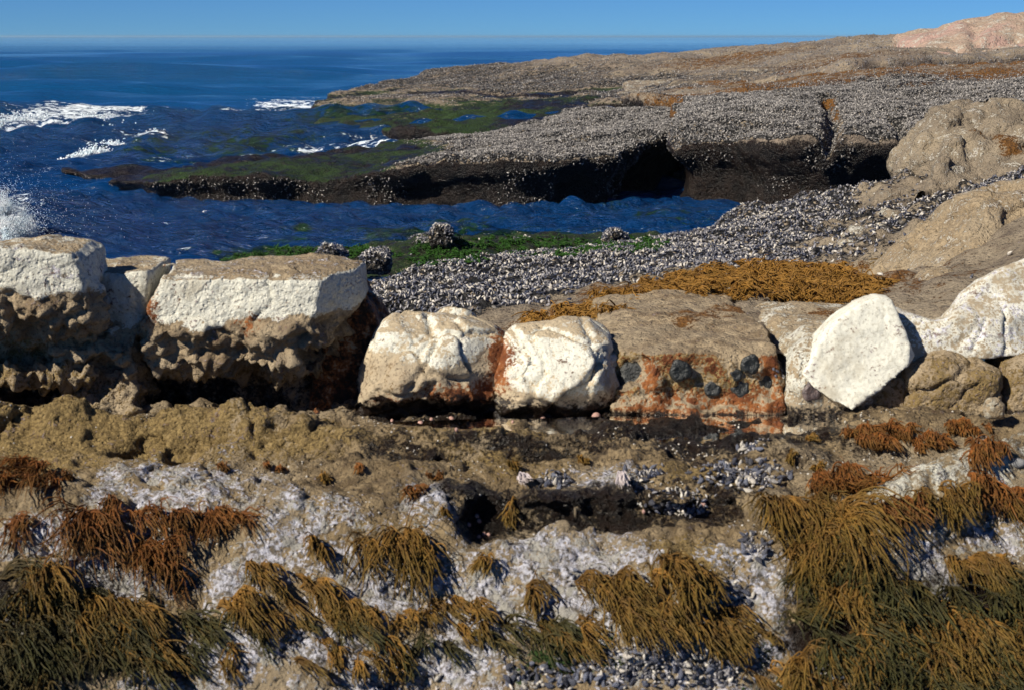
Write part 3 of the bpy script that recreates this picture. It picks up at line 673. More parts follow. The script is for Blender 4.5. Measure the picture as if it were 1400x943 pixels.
def z6(V, N): return zonemasks(V, N, pale=.5 + 0 * V[:, 0], ochre=.5 * zb(V, [(at_y(1095, 500, 7), (.08, .2, .05), 1)]), rust=zb(V, [(at_y(1116, 523, 6.9), (.02, .1, .015), .9)]), wet=.7 * sstep(zrow(566, 6.9) + .06, zrow(566, 6.9), V[:, 2]))
block('sandstone_boulder', 'rounded cream rock holding one anemone at the pool edge', [(1082, 500), (1092, 484), (1120, 470), (1165, 470), (1200, 500), (1200, 600), (1076, 600), (1076, 560)], 6.98, .5,
      prof=((460, .2), (480, .06), (520, 0), (600, -.02)), k=.10, facet=.01, seed=18, zonefn=z6)
def z7(V, N): return zonemasks(V, N, pale=np.full(len(V), 1.2), crust=0 + 0 * V[:, 0])
block('leaning_slab', 'bright cream-white slab leaning at a slant above the tide pool', [(1100, 514), (1124, 478), (1156, 446), (1186, 427), (1216, 418), (1231, 420), (1243, 454), (1259, 493), (1210, 530), (1164, 559), (1140, 549), (1114, 532)], 6.92, .36,
      prof=((400, .22), (480, .09), (560, -.03)), k=.008, amps=((.5, .016), (.2, .008), (.08, .003)), facet=.012, fine=.7, seed=19, cuts=[(1238, 450, 6.99, (.8, -.55, .12)), (1170, 560, 6.9, (.45, -.5, -.7))], zonefn=z7, mat=M_SLAB)
def z8(V, N): return zonemasks(V, N, pale=np.full(len(V), .56), crust=.30 + 0 * V[:, 0])
block('sandstone_block', 'pale grey ledge block with slanting fracture blades right of the leaning white slab',
      [(1226, 430), (1262, 434), (1292, 446), (1312, 442), (1335, 420), (1362, 396), (1402, 372), (1500, 345), (1500, 500), (1400, 492), (1340, 494), (1290, 506), (1255, 512), (1236, 500)], 7.12, .5,
      prof=((320, .5), (400, .28), (440, .10), (500, 0)), k=.02, facet=.012, seed=20,
      fine=.6, cracks=[([(1352, 440), (1326, 482)], .006, .022), ([(1388, 430), (1372, 486)], .006, .025)], amps=((.5, .05), (.18, .03), (.07, .01)), zonefn=z8, mat=M_SLAB)
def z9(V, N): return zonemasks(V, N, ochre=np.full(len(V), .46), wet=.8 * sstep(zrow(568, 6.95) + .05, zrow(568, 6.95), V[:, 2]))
block('sandstone_boulder', 'rounded yellowish boulder with a seam beneath the pale grey ledge', [(1236, 520), (1250, 502), (1300, 490), (1345, 492), (1380, 512), (1382, 545), (1360, 600), (1230, 600), (1234, 560)], 6.92, .5,
      prof=((490, .14), (520, .03), (600, 0)), k=.09, facet=.03, seed=21, zonefn=z9, cracks=[([(1240, 545), (1290, 530), (1330, 505), (1350, 494)], .010, .03), ([(1300, 560), (1345, 520)], .008, .02)])
block('sandstone_boulder', 'low ochre boulder wedged beneath the foot of the leaning white slab', [(1178, 545), (1210, 524), (1246, 520), (1252, 550), (1250, 600), (1170, 600)], 6.98, .45, prof=((500, .1), (600, 0)), k=.08, facet=.015, seed=22, zonefn=z9)
block('sandstone_boulder', 'shadowed ochre rock at right edge under the pale grey ledge', [(1385, 505), (1420, 492), (1520, 490), (1520, 600), (1372, 600), (1378, 550)], 6.95, .5, prof=((480, .1), (600, 0)), k=.08, facet=.02, seed=23, zonefn=z9)
def zc(V, N): return zonemasks(V, N, pale=.5 + 0 * V[:, 0])
def zleft(V, N): return zonemasks(V, N, pale=.30 + 0 * V[:, 0])
block('sandstone_boulder', 'small pinkish cobble sitting at the pool edge before the yellowish boulder', [(1346, 560), (1352, 546), (1368, 545), (1378, 556), (1378, 576), (1348, 578)], 6.62, .12, k=.05, amps=((.1, .01),), seed=24, zonefn=zc)
block('sandstone_ridge', 'brown sloping ridge leaning up to the right behind the pale grey ledge', [(1255, 425), (1275, 408), (1310, 378), (1350, 348), (1385, 312), (1420, 296), (1560, 270), (1560, 460), (1255, 460)], 9.2, 1.6,
      prof=((250, 1.2), (300, .8), (400, .2), (460, 0)), vox=.022, k=.06, facet=.09, seed=25, amps=((.8, .08), (.3, .05), (.1, .018)), cuts=[(1340, 340, 9.4, (-.5, -.4, .8))], zonefn=zleft, mat=M_BLOCK)
block('sandstone_ridge', 'brown rock ridge foot beside the mussel bed, pitted with dark holes', [(1268, 418), (1285, 398), (1300, 392), (1330, 392), (1330, 430), (1268, 430)], 8.6, .6, vox=.02, k=.08, facet=.03, seed=28, amps=((.3, .04), (.12, .02)), zonefn=zleft)
def zbig(V, N): return zonemasks(V, N, pale=.30 + 0 * V[:, 0], brown=zb(V, [(at_y(1362, 176, 16.6), (.14, .6, .1), .9), (at_y(1392, 196, 16.4), (.15, .6, .12), .9)]), mussel=.9 * sstep(zrow(240, 16), zrow(280, 16), V[:, 2] - .12 * (V[:, 0] - 5)))
block('sandstone_boulder', 'large tan boulder with dark pits standing at right above the mussel beds', [(1276, 290), (1284, 255), (1300, 222), (1316, 192), (1336, 168), (1362, 160), (1392, 166), (1440, 160), (1560, 168), (1600, 330), (1268, 330)], 16.0, 2.6,
      prof=((140, 1.6), (200, .7), (260, .1), (330, -.5)), vox=.04, k=.12, facet=.12, seed=26, amps=((1.3, .14), (.45, .16), (.18, .09)), zonefn=zbig, mat=M_MID)
block('sandstone_boulder', 'tan rock hump just left of the large tan boulder', [(1175, 290), (1200, 274), (1225, 262), (1250, 252), (1262, 258), (1268, 285), (1260, 310), (1170, 312)], 16.4, 1.0, vox=.035, k=.12, facet=.06, seed=27,
      amps=((.5, .07), (.2, .03)), zonefn=lambda V, N: zonemasks(V, N, pale=.3 + 0 * V[:, 0], mussel=.35 * sstep(zrow(262, 16), zrow(290, 16), V[:, 2])), mat=M_MID)
for i, (px, py, Y, r, lab) in enumerate([(1180, 330, 13.2, 20, 'pinkish tan rock lump sticking out of the mussels above the brown weed'), (1215, 322, 13.6, 24, 'grey tan rock lump among mussels, second above the weed mat'),
                                         (1165, 345, 12.6, 14, 'small pale rock lump at the upper edge of the brown weed mat'), (1250, 372, 11.0, 26, 'dark pitted rock hump between weed mat and sloping ridge'),
                                         (1225, 300, 14.8, 22, 'low tan rock lump below the tan hump on the mussel bed'), (1290, 352, 12.0, 18, 'low rock lump at the foot of the right slope')]):
    block('rock_lump', lab, [(px - r, py + r), (px - r, py), (px - r * .4, py - r * .7), (px + r * .5, py - r * .6), (px + r, py), (px + r, py + r)], Y, .35, vox=.022, k=.1, facet=.05, seed=40 + i, amps=((.3, .04), (.12, .02)),
          zonefn=lambda V, N: zonemasks(V, N, pale=.4 + 0 * V[:, 0], wet=.3 * (1 - sstep(-.2, .5, N[:, 2]))), mat=M_MID)

LUMPS = []
for i, (px, py, Y, rx, ry, lab) in enumerate([(603, 322, 20.0, 16, 11, 'small mussel-capped rock poking up by the channel, left of centre'), (846, 323, 19.6, 20, 12, 'small mussel-capped rock by the channel, beside the dark green shelf'),
                                             (452, 350, 18.2, 20, 12, 'whitish mussel-capped rock on the green lip behind the long ledge block'), (512, 356, 17.0, 15, 8, 'dark rock with white mussels at the gap behind the ledge corner')]):
    r_ = block('mussel_capped_rock', lab, [(px - rx, py + ry * 2), (px - rx, py), (px - rx * .4, py - ry), (px + rx * .5, py - ry * .8), (px + rx, py), (px + rx, py + ry * 2)], Y, .5, vox=.03, k=.12, facet=.04, seed=60 + i, amps=((.3, .06), (.12, .04)),
               zonefn=lambda V, N: zonemasks(V, N, mussel=np.ones(len(V)) * .7, wet=.3 + 0 * V[:, 0]), mat=M_MID)
    LUMPS.append((*r_, None))

# ------------------------------------------------------------------ near ground
def build_ground():
    h = .0145
    x = np.arange(-2.95, 3.1, h); y = np.arange(4.1, 7.62, h); z = np.arange(.25, 1.66, h)
    X, Y = np.meshgrid(x, y, indexing='ij')
    H = np.interp(Y + .05 * np.sin(X * 2.1) + .03 * np.sin(X * 5.3), [4.1, 4.5, 4.9, 5.1, 5.25, 5.45, 5.58, 5.68, 6.0, 6.4, 6.75, 6.9, 7.3, 7.6], [.2, .5, .83, .99, 1.09, 1.19, 1.245, 1.30, 1.335, 1.36, 1.345, 1.33, 1.27, 1.1])
    def P2(*q): return [tuple(at_z(a, b, c)[:2]) for a, b, c in q]
    R = lambda l, wd: np.exp(-(segd(X, Y, l) / wd) ** 2)
    H += .12 * R(P2((-150, 580, 1.42), (100, 568, 1.42), (230, 562, 1.44), (350, 580, 1.42), (450, 596, 1.38)), .13)
    H += .05 * R(P2((500, 600, 1.36), (700, 600, 1.36), (860, 596, 1.35)), .07)
    H -= .06 * R(P2((540, 630, 1.33), (700, 620, 1.33), (880, 604, 1.33), (1020, 592, 1.32), (1130, 578, 1.32)), .085)
    H -= .06 * R(P2((480, 572, 1.3), (850, 572, 1.3), (1150, 566, 1.3)), .10)
    H += .17 * R(P2((1480, 560, 1.5), (1400, 600, 1.48), (1280, 640, 1.42), (1210, 690, 1.35), (1195, 740, 1.25)), .15)
    H += .07 * R(P2((880, 755, 1.2), (1060, 760, 1.2)), .12)
    H += .06 * R(P2((400, 690, 1.3), (560, 700, 1.28)), .15)
    H -= .10 * R(P2((480, 620, 1.33), (440, 640, 1.33)), .06) * 0
    H -= .2 * np.exp(-(((X - at_z(185, 612, 1.34)[0]) / .09) ** 2 + ((Y - at_z(185, 612, 1.34)[1]) / .13) ** 2))
    H -= .17 * np.exp(-(((X - at_z(250, 615, 1.34)[0]) / .07) ** 2 + ((Y - at_z(250, 615, 1.34)[1]) / .12) ** 2))
    P = np.stack([X.ravel(), Y.ravel(), 0 * X.ravel()], 1)
    H += (fbm(P, .42, 3, 61) * .035).reshape(X.shape)
    Z = z[None, None]
    Fv = ((Z - H[:, :, None]) * .75).astype(np.float32)
    # overhung hollow below the lip
    a = at_y(668, 712, 5.62); b = at_y(1000, 700, 5.70)
    e = b - a; t = np.clip(((X[:, :, None] - a[0]) * e[0] + (Y[:, :, None] - a[1]) * e[1]) / (e[0] ** 2 + e[1] ** 2), 0, 1)
    cx = a[0] + t * e[0]; cy = a[1] + t * e[1]; cz = a[2] + t * e[2]
    d = np.sqrt(((X[:, :, None] - cx) / 1) ** 2 + ((Y[:, :, None] - cy) / 1.6) ** 2 + ((Z - cz) / .75) ** 2) - (.085 - .035 * t)
    Fv = smax(Fv, -d.astype(np.float32), .03)
    c = at_y(665, 712, 5.58)
    d = (np.sqrt(((X[:, :, None] - c[0]) / .125) ** 2 + ((Y[:, :, None] - c[1]) / .15) ** 2 + ((Z - c[2]) / .085) ** 2) - 1) * .1 + .03 * gnoise(x, y, z, .09, 88)
    Fv = smax(Fv, -d.astype(np.float32), .02)
    lf = sstep(-.5, -.9, X)[:, :, None] * sstep(6.3, 6.5, Y)[:, :, None]
    Fv += (.026 + .03 * lf).astype(np.float32) * gnoise(x, y, z, .2, 71); Fv += (.018 + .016 * lf).astype(np.float32) * gnoise(x, y, z, .09, 72); Fv += .010 * gnoise(x, y, z, .045, 73)
    V, Q = surface_nets(Fv, (x[0], y[0], z[0]), h)
    # keep the main sheet only (drop bits floating in the noise)
    N = vnormals(V, Q)
    f1, _, _ = worley(V, .07, 5); g1, _, _ = worley(V, .03, 6)
    rg = sstep(-.3, .5, vnoise(V, .5, 17))
    h1, _, hc = worley(V + .03 * vnoise(V, .08, 3)[:, None], .11, 33)
    V = V - N * (np.where(hc > .55, 1, 0) * np.clip(.55 - h1, 0, 1) * (.05 + .09 * (sstep(-.5, -.9, V[:, 0]) * sstep(6.2, 6.4, V[:, 1]))))[:, None]
    rd = np.clip(1 - np.abs(fbm(V * (1, 1, 2.0), .30, 3, 55)) * 5, 0, 1) ** 2; rd2 = np.clip(1 - np.abs(fbm(V * (.6, 1.3, 2.5), .13, 2, 57)) * 4, 0, 1) ** 2
    lw = sstep(-.5, -.9, V[:, 0]) * sstep(6.2, 6.4, V[:, 1])
    V = V - N * (rd * (.022 + .02 * lw) + rd2 * (.010 + .008 * lw))[:, None]
    V = V + N * (fbm(V, .05, 3, 9) * .008 + (.5 - f1) * .026 * (.4 + rg) + (.5 - g1) * .013)[:, None]
    N = vnormals(V, Q)
    tree = bvh(V, Q)
    def gb(lst):
        out = []
        for (px, py, rx, ry, s) in lst:
            p, _ = hit(tree, px, py)
            if p is None: continue
            q1, _ = hit(tree, px, py - ry); q2, _ = hit(tree, px, py + ry)
            ly = abs(q1[1] - q2[1]) / 2 if q1 is not None and q2 is not None else .2
            out.append((p, (rx * p[1] / F, max(ly, ry * p[1] / F * 1.2), .35), s))
        return zb(V, out)
    crust = gb([(1165, 750, 40, 40, .6), (1160, 850, 40, 30, .8), (1300, 905, 60, 25, .7),(330, 880, 90, 30, .85), (450, 890, 90, 30, .8), (640, 905, 80, 30, .8), (110, 790, 60, 30, .8), (180, 810, 40, 25, .9), (480, 780, 50, 30, .8), (390, 740, 40, 30, .7), (960, 880, 60, 30, .7), (1200, 850, 40, 30, .6),(230, 670, 100, 35, .75), (60, 740, 90, 30, .7), (340, 790, 50, 40, .9), (520, 810, 90, 45, .85), (420, 700, 60, 30, .65), (600, 690, 40, 30, .8), (660, 830, 60, 50, 1), (790, 810, 90, 60, .95), (830, 660, 60, 30, .6),
                (1030, 800, 60, 60, .7), (1200, 740, 40, 25, .8), (1275, 815, 45, 45, 1.2), (1350, 740, 60, 30, .7), (900, 920, 200, 30, .5), (500, 920, 120, 30, .6), (200, 925, 60, 20, .6), (740, 750, 60, 20, .9), (1060, 900, 90, 40, .5)])
    ochre = gb([(150, 590, 240, 35, .9), (400, 600, 120, 25, .8), (640, 600, 150, 18, .6), (960, 755, 100, 25, .85), (560, 740, 60, 30, .6), (480, 730, 60, 40, .5), (950, 645, 100, 18, .6), (720, 640, 150, 14, .5)])
    wet = gb([(700, 572, 230, 12, .85), (960, 592, 170, 18, 1.0), (760, 620, 220, 8, .8), (560, 625, 90, 7, .6), (1120, 568, 60, 14, .8), (660, 710, 50, 35, 1), (800, 708, 160, 26, .85), (960, 700, 60, 20, .7), (620, 695, 500, 1, 0),  # seam and pool edge are wet; the hollow's patches paint its shade
              (890, 690, 200, 14, .6), (40, 850, 130, 60, 1.0), (180, 890, 70, 30, .7), (1190, 860, 90, 60, 1.1), (1380, 870, 90, 70, 1.1), (700, 880, 100, 8, .5)])  # patches below the mats paint black shade between strands
    pale = gb([(1230, 680, 60, 60, .55), (1330, 620, 110, 40, .5), (1290, 650, 60, 40, .6)])
    green = gb([(760, 900, 60, 25, .6), (1130, 910, 90, 30, .6), (30, 900, 150, 50, .5)])
    rust = gb([(560, 572, 70, 8, .5), (850, 560, 60, 12, .5), (980, 572, 80, 6, .5)])
    att = zonemasks(V, N, crust=crust, ochre=ochre, wet=wet, pale=pale, green=green, rust=rust)
    link('ground', make_mesh('ground', V, Q, M_NEAR, att), kind='structure')
    # height map for the weed to lie on
    hx = np.arange(-2.95, 3.1, .02); hy = np.arange(4.1, 7.62, .02)
    Hm = np.full((len(hx), len(hy)), -9.)
    ii = np.clip(((V[:, 0] + 2.95) / .02).astype(int), 0, len(hx) - 1); jj = np.clip(((V[:, 1] - 4.1) / .02).astype(int), 0, len(hy) - 1)
    np.maximum.at(Hm, (ii, jj), V[:, 2])
    for _ in range(4):
        for ax in (0, 1):
            for s in (1, -1):
                r = np.roll(Hm, s, ax); Hm = np.where(Hm < -5, r, Hm)
    def height(px_, py_):
        u = np.clip((px_ + 2.95) / .02 - .5, 0, len(hx) - 1.01); v = np.clip((py_ - 4.1) / .02 - .5, 0, len(hy) - 1.01)
        i = u.astype(int); j = v.astype(int); fu = u - i; fv = v - j
        return Hm[i, j] * (1 - fu) * (1 - fv) + Hm[i + 1, j] * fu * (1 - fv) + Hm[i, j + 1] * (1 - fu) * fv + Hm[i + 1, j + 1] * fu * fv
    return V, Q, N, tree, height
GV, GQ, GN, GT, GH = build_ground()

# tide pool water in the trough
def pool():
    out = [(520, 577), (620, 573), (740, 571), (860, 568), (960, 563), (1076, 560), (1150, 558), (1196, 563), (1180, 580), (1130, 592), (1080, 600), (1020, 606), (940, 612), (880, 615), (800, 612), (760, 600), (700, 588), (600, 585)]
    V = np.array([at_z(a, b, 1.318) for a, b in out]); c = V.mean(0)
    bm = bpy.data.meshes.new('tide_pool'); bm.from_pydata([tuple(v) for v in V], [], [tuple(range(len(V)))]); bm.materials.append(M_POOL)
    link('tide_pool_water', bm, kind='structure')
pool()

# ------------------------------------------------------------------ seaweed
def tubes(path, rad, sides=4):
    """path (n,k,3), rad (n,k) -> verts, quads, along"""
    n, k, _ = path.shape
    T = np.gradient(path, axis=1); T /= np.linalg.norm(T, axis=2)[..., None] + 1e-9
    up = np.zeros_like(T); up[..., 0] = .3; up[..., 1] = .95
    A = np.cross(T, up); A /= np.linalg.norm(A, axis=2)[..., None] + 1e-9; B = np.cross(T, A)
    ang = np.arange(sides) * 2 * math.pi / sides
    V = path[:, :, None] + rad[..., None, None] * (np.cos(ang)[None, None, :, None] * A[:, :, None] + .6 * np.sin(ang)[None, None, :, None] * B[:, :, None])
    i = np.arange(n)[:, None, None]; j = np.arange(k - 1)[None, :, None]; s = np.arange(sides)[None, None]
    s2 = (s + 1) % sides; b = i * k * sides
    Q = np.stack([b + j * sides + s, b + j * sides + s2, b + (j + 1) * sides + s2, b + (j + 1) * sides + s], -1).reshape(-1, 4)
    al = np.broadcast_to(np.linspace(0, 1, k)[None, :, None], (n, k, sides)).ravel()
    return V.reshape(-1, 3), Q, al
def strands(roots, length, dirx, height, seed, lift=.03, rad=.0042, k=13, wild=.35, up=.35, grp=None):
    """strands leave the holdfast in bundles, rise a little, then droop and lie down the slope"""
    g = np.random.default_rng(seed); n = len(roots)
    if grp is None: grp = np.arange(n)
    m = grp.max() + 1
    def both(a, c): return g.normal(0, a, m)[grp] + g.normal(0, c, n)
    L_ = length * g.uniform(.55, 1.15, m)[grp] * g.uniform(.7, 1.05, n); ds = L_ / k
    d = np.stack([dirx + both(wild * 1.3, wild * .5), -.6 + both(wild, wild * .4), up + both(.25, .15)], 1)
    d /= np.linalg.norm(d, axis=1)[:, None]
    off = np.clip(g.uniform(.0, lift, m)[grp] + g.normal(0, .006, n), .002, None); p = roots.copy(); p[:, 2] += .002
    flow = np.stack([dirx + both(wild * .6, .07), -.75 + both(wild * .25, .05), np.full(n, -.55)], 1); flow /= np.linalg.norm(flow, axis=1)[:, None]
    path = np.zeros((n, k, 3)); c1 = both(wild * .9, .12); ph = g.uniform(0, 6.28, m)[grp]
    for i in range(k):
        path[:, i] = p
        fx = vnoise(p, .14, 5) * wild * .45
        d = d * .76 + flow * .28 + g.normal(0, .045 + wild * .10, (n, 3))
        d[:, 0] += fx * .3 + c1 * .10 * np.sin(i * .55 + ph)
        d /= np.linalg.norm(d, axis=1)[:, None]
        p = p + d * ds[:, None]
        hh = height(p[:, 0], p[:, 1]) + off * min(1, (i + 1) / 4)
        low = p[:, 2] < hh; p[:, 2] = np.where(low, hh, p[:, 2]); d[:, 2] = np.where(low, np.maximum(d[:, 2], -.12), d[:, 2])
    r = rad * g.uniform(.4, 1.45, n)[:, None] * (1 - .75 * np.linspace(0, 1, k)[None] ** 2)
    return path, r
def weed(name, label, cat, spots, n, length, dirx, mat, seed, group=None, kind=None, lift=.03, rad=.0040, wild=.35, height=None, tree=None, up=.35, k=13):
    """spots: (px, py, rx, ry) patches where holdfasts sit"""
    g = np.random.default_rng(seed + 500); roots = []
    tot = sum(s[2] * s[3] for s in spots); per = 12; n = max(3, int(n * 1.35) // per)
    for (px, py, rx, ry) in spots:
        if n <= 9: rx, ry = rx * .45, ry * .45
        m = max(3, int(n * rx * ry / tot)); c = 0
        while c < m:
            a, r = g.uniform(0, 6.28), math.sqrt(g.uniform(0, 1)); p, _ = hit(tree or GT, px + rx * r * math.cos(a), py + ry * r * math.sin(a)); c += 1
            if p is not None: roots.append(p)
    roots = [q for q in roots]; hold = np.array(roots); grp = np.repeat(np.arange(len(hold)), per); roots = hold[grp] + g.normal(0, .007, (len(grp), 3)) * (1, 1, .3)
    path, r = strands(roots, length, dirx, height or GH, seed, lift, rad, k=k, wild=wild, up=up, grp=grp)
    # side branches leaving half-way along
    sub = g.integers(0, len(roots), len(roots) // 2 * 2); st = g.integers(2, min(8, k - 1), len(sub))
    p2, r2 = strands(path[sub, st], length * .5, dirx, height or GH, seed + 1, lift, rad * .8, k=k, wild=wild * 1.3, up=up)
    V1, Q1, a1 = tubes(path, r); V2, Q2, a2 = tubes(p2, r2)
    br = np.clip(g.uniform(0, 1, grp.max() + 1)[grp] * .75 + g.uniform(0, .3, len(grp)), 0, 1)
    rn = np.concatenate([np.repeat(br, path.shape[1] * 4), np.repeat(br[sub], p2.shape[1] * 4)])
    V = np.concatenate([V1, V2]); Q = np.concatenate([Q1, Q2 + len(V1)])
    org = roots.mean(0)
    me = make_mesh(name, V - org, Q, mat, {'rnd': rn, 'along': np.concatenate([a1, a2])})
    return link(name, me, label=label, cat=cat, group=group, kind=kind, loc=org)
GRP = 'rockweed clumps hanging on the near rock slope'
CL = [
 # px, py, rx, ry, n, length m, dirx, mat, label
 (30, 650, 45, 18, 130, .30, -.05, M_RUST, 'thick orange rockweed clump hanging at upper left edge above its black shadow'),
 (10, 715, 26, 14, 60, .32, .25, M_RUST, 'long orange rockweed strands at left edge just under the upper clump'),
 (95, 655, 14, 6, 22, .10, .1, M_RUST, 'small red-brown tuft right of the upper left clump'),
 (160, 685, 30, 6, 45, .13, .1, M_RUST, 'low rust tuft on the crest above the long drooping rockweed'),
 (130, 705, 40, 10, 110, .40, .12, M_RUST, 'long drooping orange rockweed second in from the left edge'),
 (205, 700, 45, 10, 80, .34, .35, M_RUST, 'orange rockweed trailing to the right across white crusted rock'),
 (215, 750, 30, 12, 110, .33, .28, M_RUST, 'large orange-brown rockweed beside a long black shadow'),
 (280, 705, 36, 12, 130, .24, .15, M_RUST, 'bushy brown rockweed hanging over white rock, left of centre'),
 (305, 640, 18, 6, 30, .07, .1, M_RUST, 'tiny rust tuft on the tan rock above the bushy rockweed'),
 (375, 640, 26, 8, 50, .09, .05, M_RUST, 'small red-brown tuft on crusted rock left of centre, larger of a pair'),
 (440, 652, 22, 7, 40, .09, .2, M_BROWN, 'small brown tuft on crusted rock right of the red-brown pair'),
 (487, 640, 14, 6, 26, .06, .0, M_RUST, 'tiny dark rust tuft at the right end of the ochre ridge'),
 (350, 775, 25, 10, 60, .26, .45, M_BROWN, 'brown rockweed trailing right below the white patch'),
 (428, 742, 14, 10, 45, .22, .12, M_BROWN, 'narrow upright rockweed clump left of centre with a dark gap beside it'),
 (400, 800, 50, 15, 90, .26, .4, M_BROWN, 'spreading brown rockweed above the lower left mat'),
 (575, 672, 22, 9, 45, .10, .15, M_RUST, 'rust tuft on pale rock left of the rounded dark hollow'),
 (545, 740, 30, 16, 150, .34, .18, M_BROWN, 'tall brown rockweed clump left of the hollow, hanging far down'),
 (595, 655, 14, 5, 22, .05, .0, M_RUST, 'tiny rust tuft on rock above the hollow'),
 (610, 700, 16, 8, 34, .10, .1, M_BROWN, 'short brown tuft beside the left rim of the hollow'),
 (700, 640, 14, 6, 30, .07, .0, M_BROWN, 'small golden tuft above the bleached surfgrass'),
 (705, 705, 22, 10, 60, .11, .0, M_BROWN, 'golden brown rockweed hanging inside the hollow'),
 (660, 765, 26, 12, 70, .12, -.05, M_BROWN, 'short brown rockweed on the rock just below the hollow'),
 (800, 632, 16, 6, 30, .06, .0, M_BROWN, 'small golden tuft on the lip near the middle'),
 (720, 805, 24, 14, 70, .22, .2, M_BROWN, 'dark brown rockweed draped over white rock below the hollow'),
 (830, 800, 40, 14, 110, .30, .25, M_BROWN, 'brown rockweed combed to the right below the ochre step'),
 (915, 778, 26, 14, 130, .34, .2, M_BROWN, 'dense olive brown rockweed under the ochre step'),
 (865, 835, 34, 12, 90, .24, .35, M_BROWN, 'brown rockweed strands sweeping right above the lower mussels'),
 (1110, 602, 18, 6, 30, .05, .0, M_BROWN, 'tiny golden tuft at the front of the tide pool'),
 (1082, 628, 12, 8, 26, .06, .0, M_BROWN, 'small brown tuft right of the mussel cluster'),
 (1118, 640, 12, 8, 30, .07, .0, M_BROWN, 'second small brown tuft between mussels and the big orange clump'),
 (1200, 592, 38, 12, 320, .17, .0, M_RUST, 'round orange rockweed clump in front of the leaning white slab'),
 (1268, 602, 18, 8, 110, .13, .0, M_RUST, 'small orange rockweed clump touching the round orange clump'),
 (1325, 582, 28, 7, 130, .10, .0, M_RUST, 'flat orange tuft in front of the yellowish boulder'),
 (1345, 612, 18, 8, 130, .14, .0, M_RUST, 'orange tuft on the crest of the pale rock at right'),
 (1148, 655, 34, 14, 190, .26, .0, M_RUST, 'big orange rockweed head hanging left of the pale rock'),
 (1090, 690, 26, 12, 150, .34, .08, M_BROWN, 'brown rockweed curtain at the left flank of the big orange head'),
 (1130, 720, 30, 16, 150, .42, .05, M_BROWN, 'long brown rockweed curtain falling below the big orange head'),
 (1235, 690, 24, 12, 130, .17, .0, M_RUST, 'orange rockweed clump on the pale rock, middle of the right slope'),
 (1212, 715, 14, 6, 40, .14, .1, M_RUST, 'thin red rockweed lying over pale rock left of the middle clump'),
 (1290, 680, 24, 12, 140, .19, .05, M_BROWN, 'brown rockweed clump right of centre on the right slope'),
 (1330, 650, 14, 8, 50, .14, .0, M_RUST, 'narrow rust rockweed strip running down the pale rock'),
 (1365, 672, 28, 10, 140, .19, .05, M_RUST, 'orange rockweed clump near the right edge'),
 (330, 832, 30, 10, 90, .22, .5, M_BROWN, 'golden brown rockweed sprawling right, lower left of centre'),
 (255, 850, 30, 10, 80, .20, .6, M_OLIVE, 'olive rockweed sprawling along the lower left beside white rock'),
 (470, 838, 36, 10, 90, .22, .45, M_BROWN, 'golden rockweed spreading under the narrow upright clump'),
 (640, 850, 34, 10, 80, .20, .4, M_BROWN, 'olive gold rockweed low below the white patch, centre'),
 (745, 858, 34, 10, 80, .18, .6, M_OLIVE, 'olive strands swept flat just above the bottom mussels'),
 (960, 850, 26, 14, 90, .24, .3, M_BROWN, 'golden rockweed trailing to the right of the bottom mussel bed'),
 (560, 900, 30, 8, 60, .16, .4, M_OLIVE, 'small olive rockweed at the bottom edge among white mussels'),
 (1105, 760, 24, 16, 110, .34, .05, M_BROWN, 'golden curtain of rockweed at the left border of the lower right mat'),
 (1215, 800, 30, 14, 110, .28, .1, M_OLIVE, 'olive rockweed clump left of the white gap in the lower right mat'),
 (1340, 765, 30, 10, 120, .22, .08, M_BROWN, 'golden rockweed clump above the lower right mat'),
 (1300, 850, 34, 14, 120, .28, .1, M_BROWN, 'golden brown rockweed right of and below the white gap'),
 (1170, 880, 34, 14, 110, .26, .1, M_OLIVE, 'olive rockweed low in the lower right mat'),
 (1380, 800, 30, 14, 100, .28, .1, M_OLIVE, 'dark olive rockweed at the right edge halfway down the mat'),
 (60, 790, 34, 12, 100, .28, .3, M_BROWN, 'golden brown rockweed lying over the top of the bottom left mat'),
 (150, 830, 34, 12, 100, .26, .45, M_BROWN, 'golden brown rockweed spilling off the right end of the bottom left mat'),
 (70, 870, 34, 12, 90, .26, .4, M_OLIVE, 'olive rockweed in the middle of the bottom left mat'),
 (1410, 690, 25, 14, 110, .26, .0, M_BROWN, 'brown rockweed hanging at the right edge'),
]
for i, (px, py, rx, ry, n, ln, dx, m, lab) in enumerate(CL):
    weed('rockweed_clump', lab, 'seaweed', [(px, py, rx * (1.25 if n > 75 else 1), ry)], n, ln * 1.08, dx, m, 100 + i * 3, group=GRP, lift=.018 + .065 * min(1, ln / .35), wild=.40, up=.30)
weed('seaweed_mat', 'dark olive seaweed mat at bottom left corner', 'seaweed', [(30, 800, 60, 30), (80, 855, 110, 40), (50, 910, 120, 40), (190, 835, 50, 22)], 400, .30, .3, M_DARK, 900, kind='stuff', lift=.05, wild=.7)
weed('seaweed_mat', 'olive brown seaweed mat along the bottom, left of centre', 'seaweed', [(300, 862, 90, 14), (470, 855, 80, 12), (200, 890, 70, 14), (610, 872, 80, 8), (720, 862, 70, 8)], 220, .26, .6, M_OLIVE, 905, kind='stuff', lift=.045, wild=.45)
weed('seaweed_mat', 'golden brown seaweed strands over the lower middle rock', 'seaweed', [(620, 840, 90, 22), (800, 860, 110, 20), (950, 840, 50, 30), (480, 890, 120, 18), (1000, 870, 40, 20), (260, 890, 120, 20), (1080, 930, 60, 20)], 420, .22, .55, M_BROWN, 910, kind='stuff', lift=.04, wild=.5)
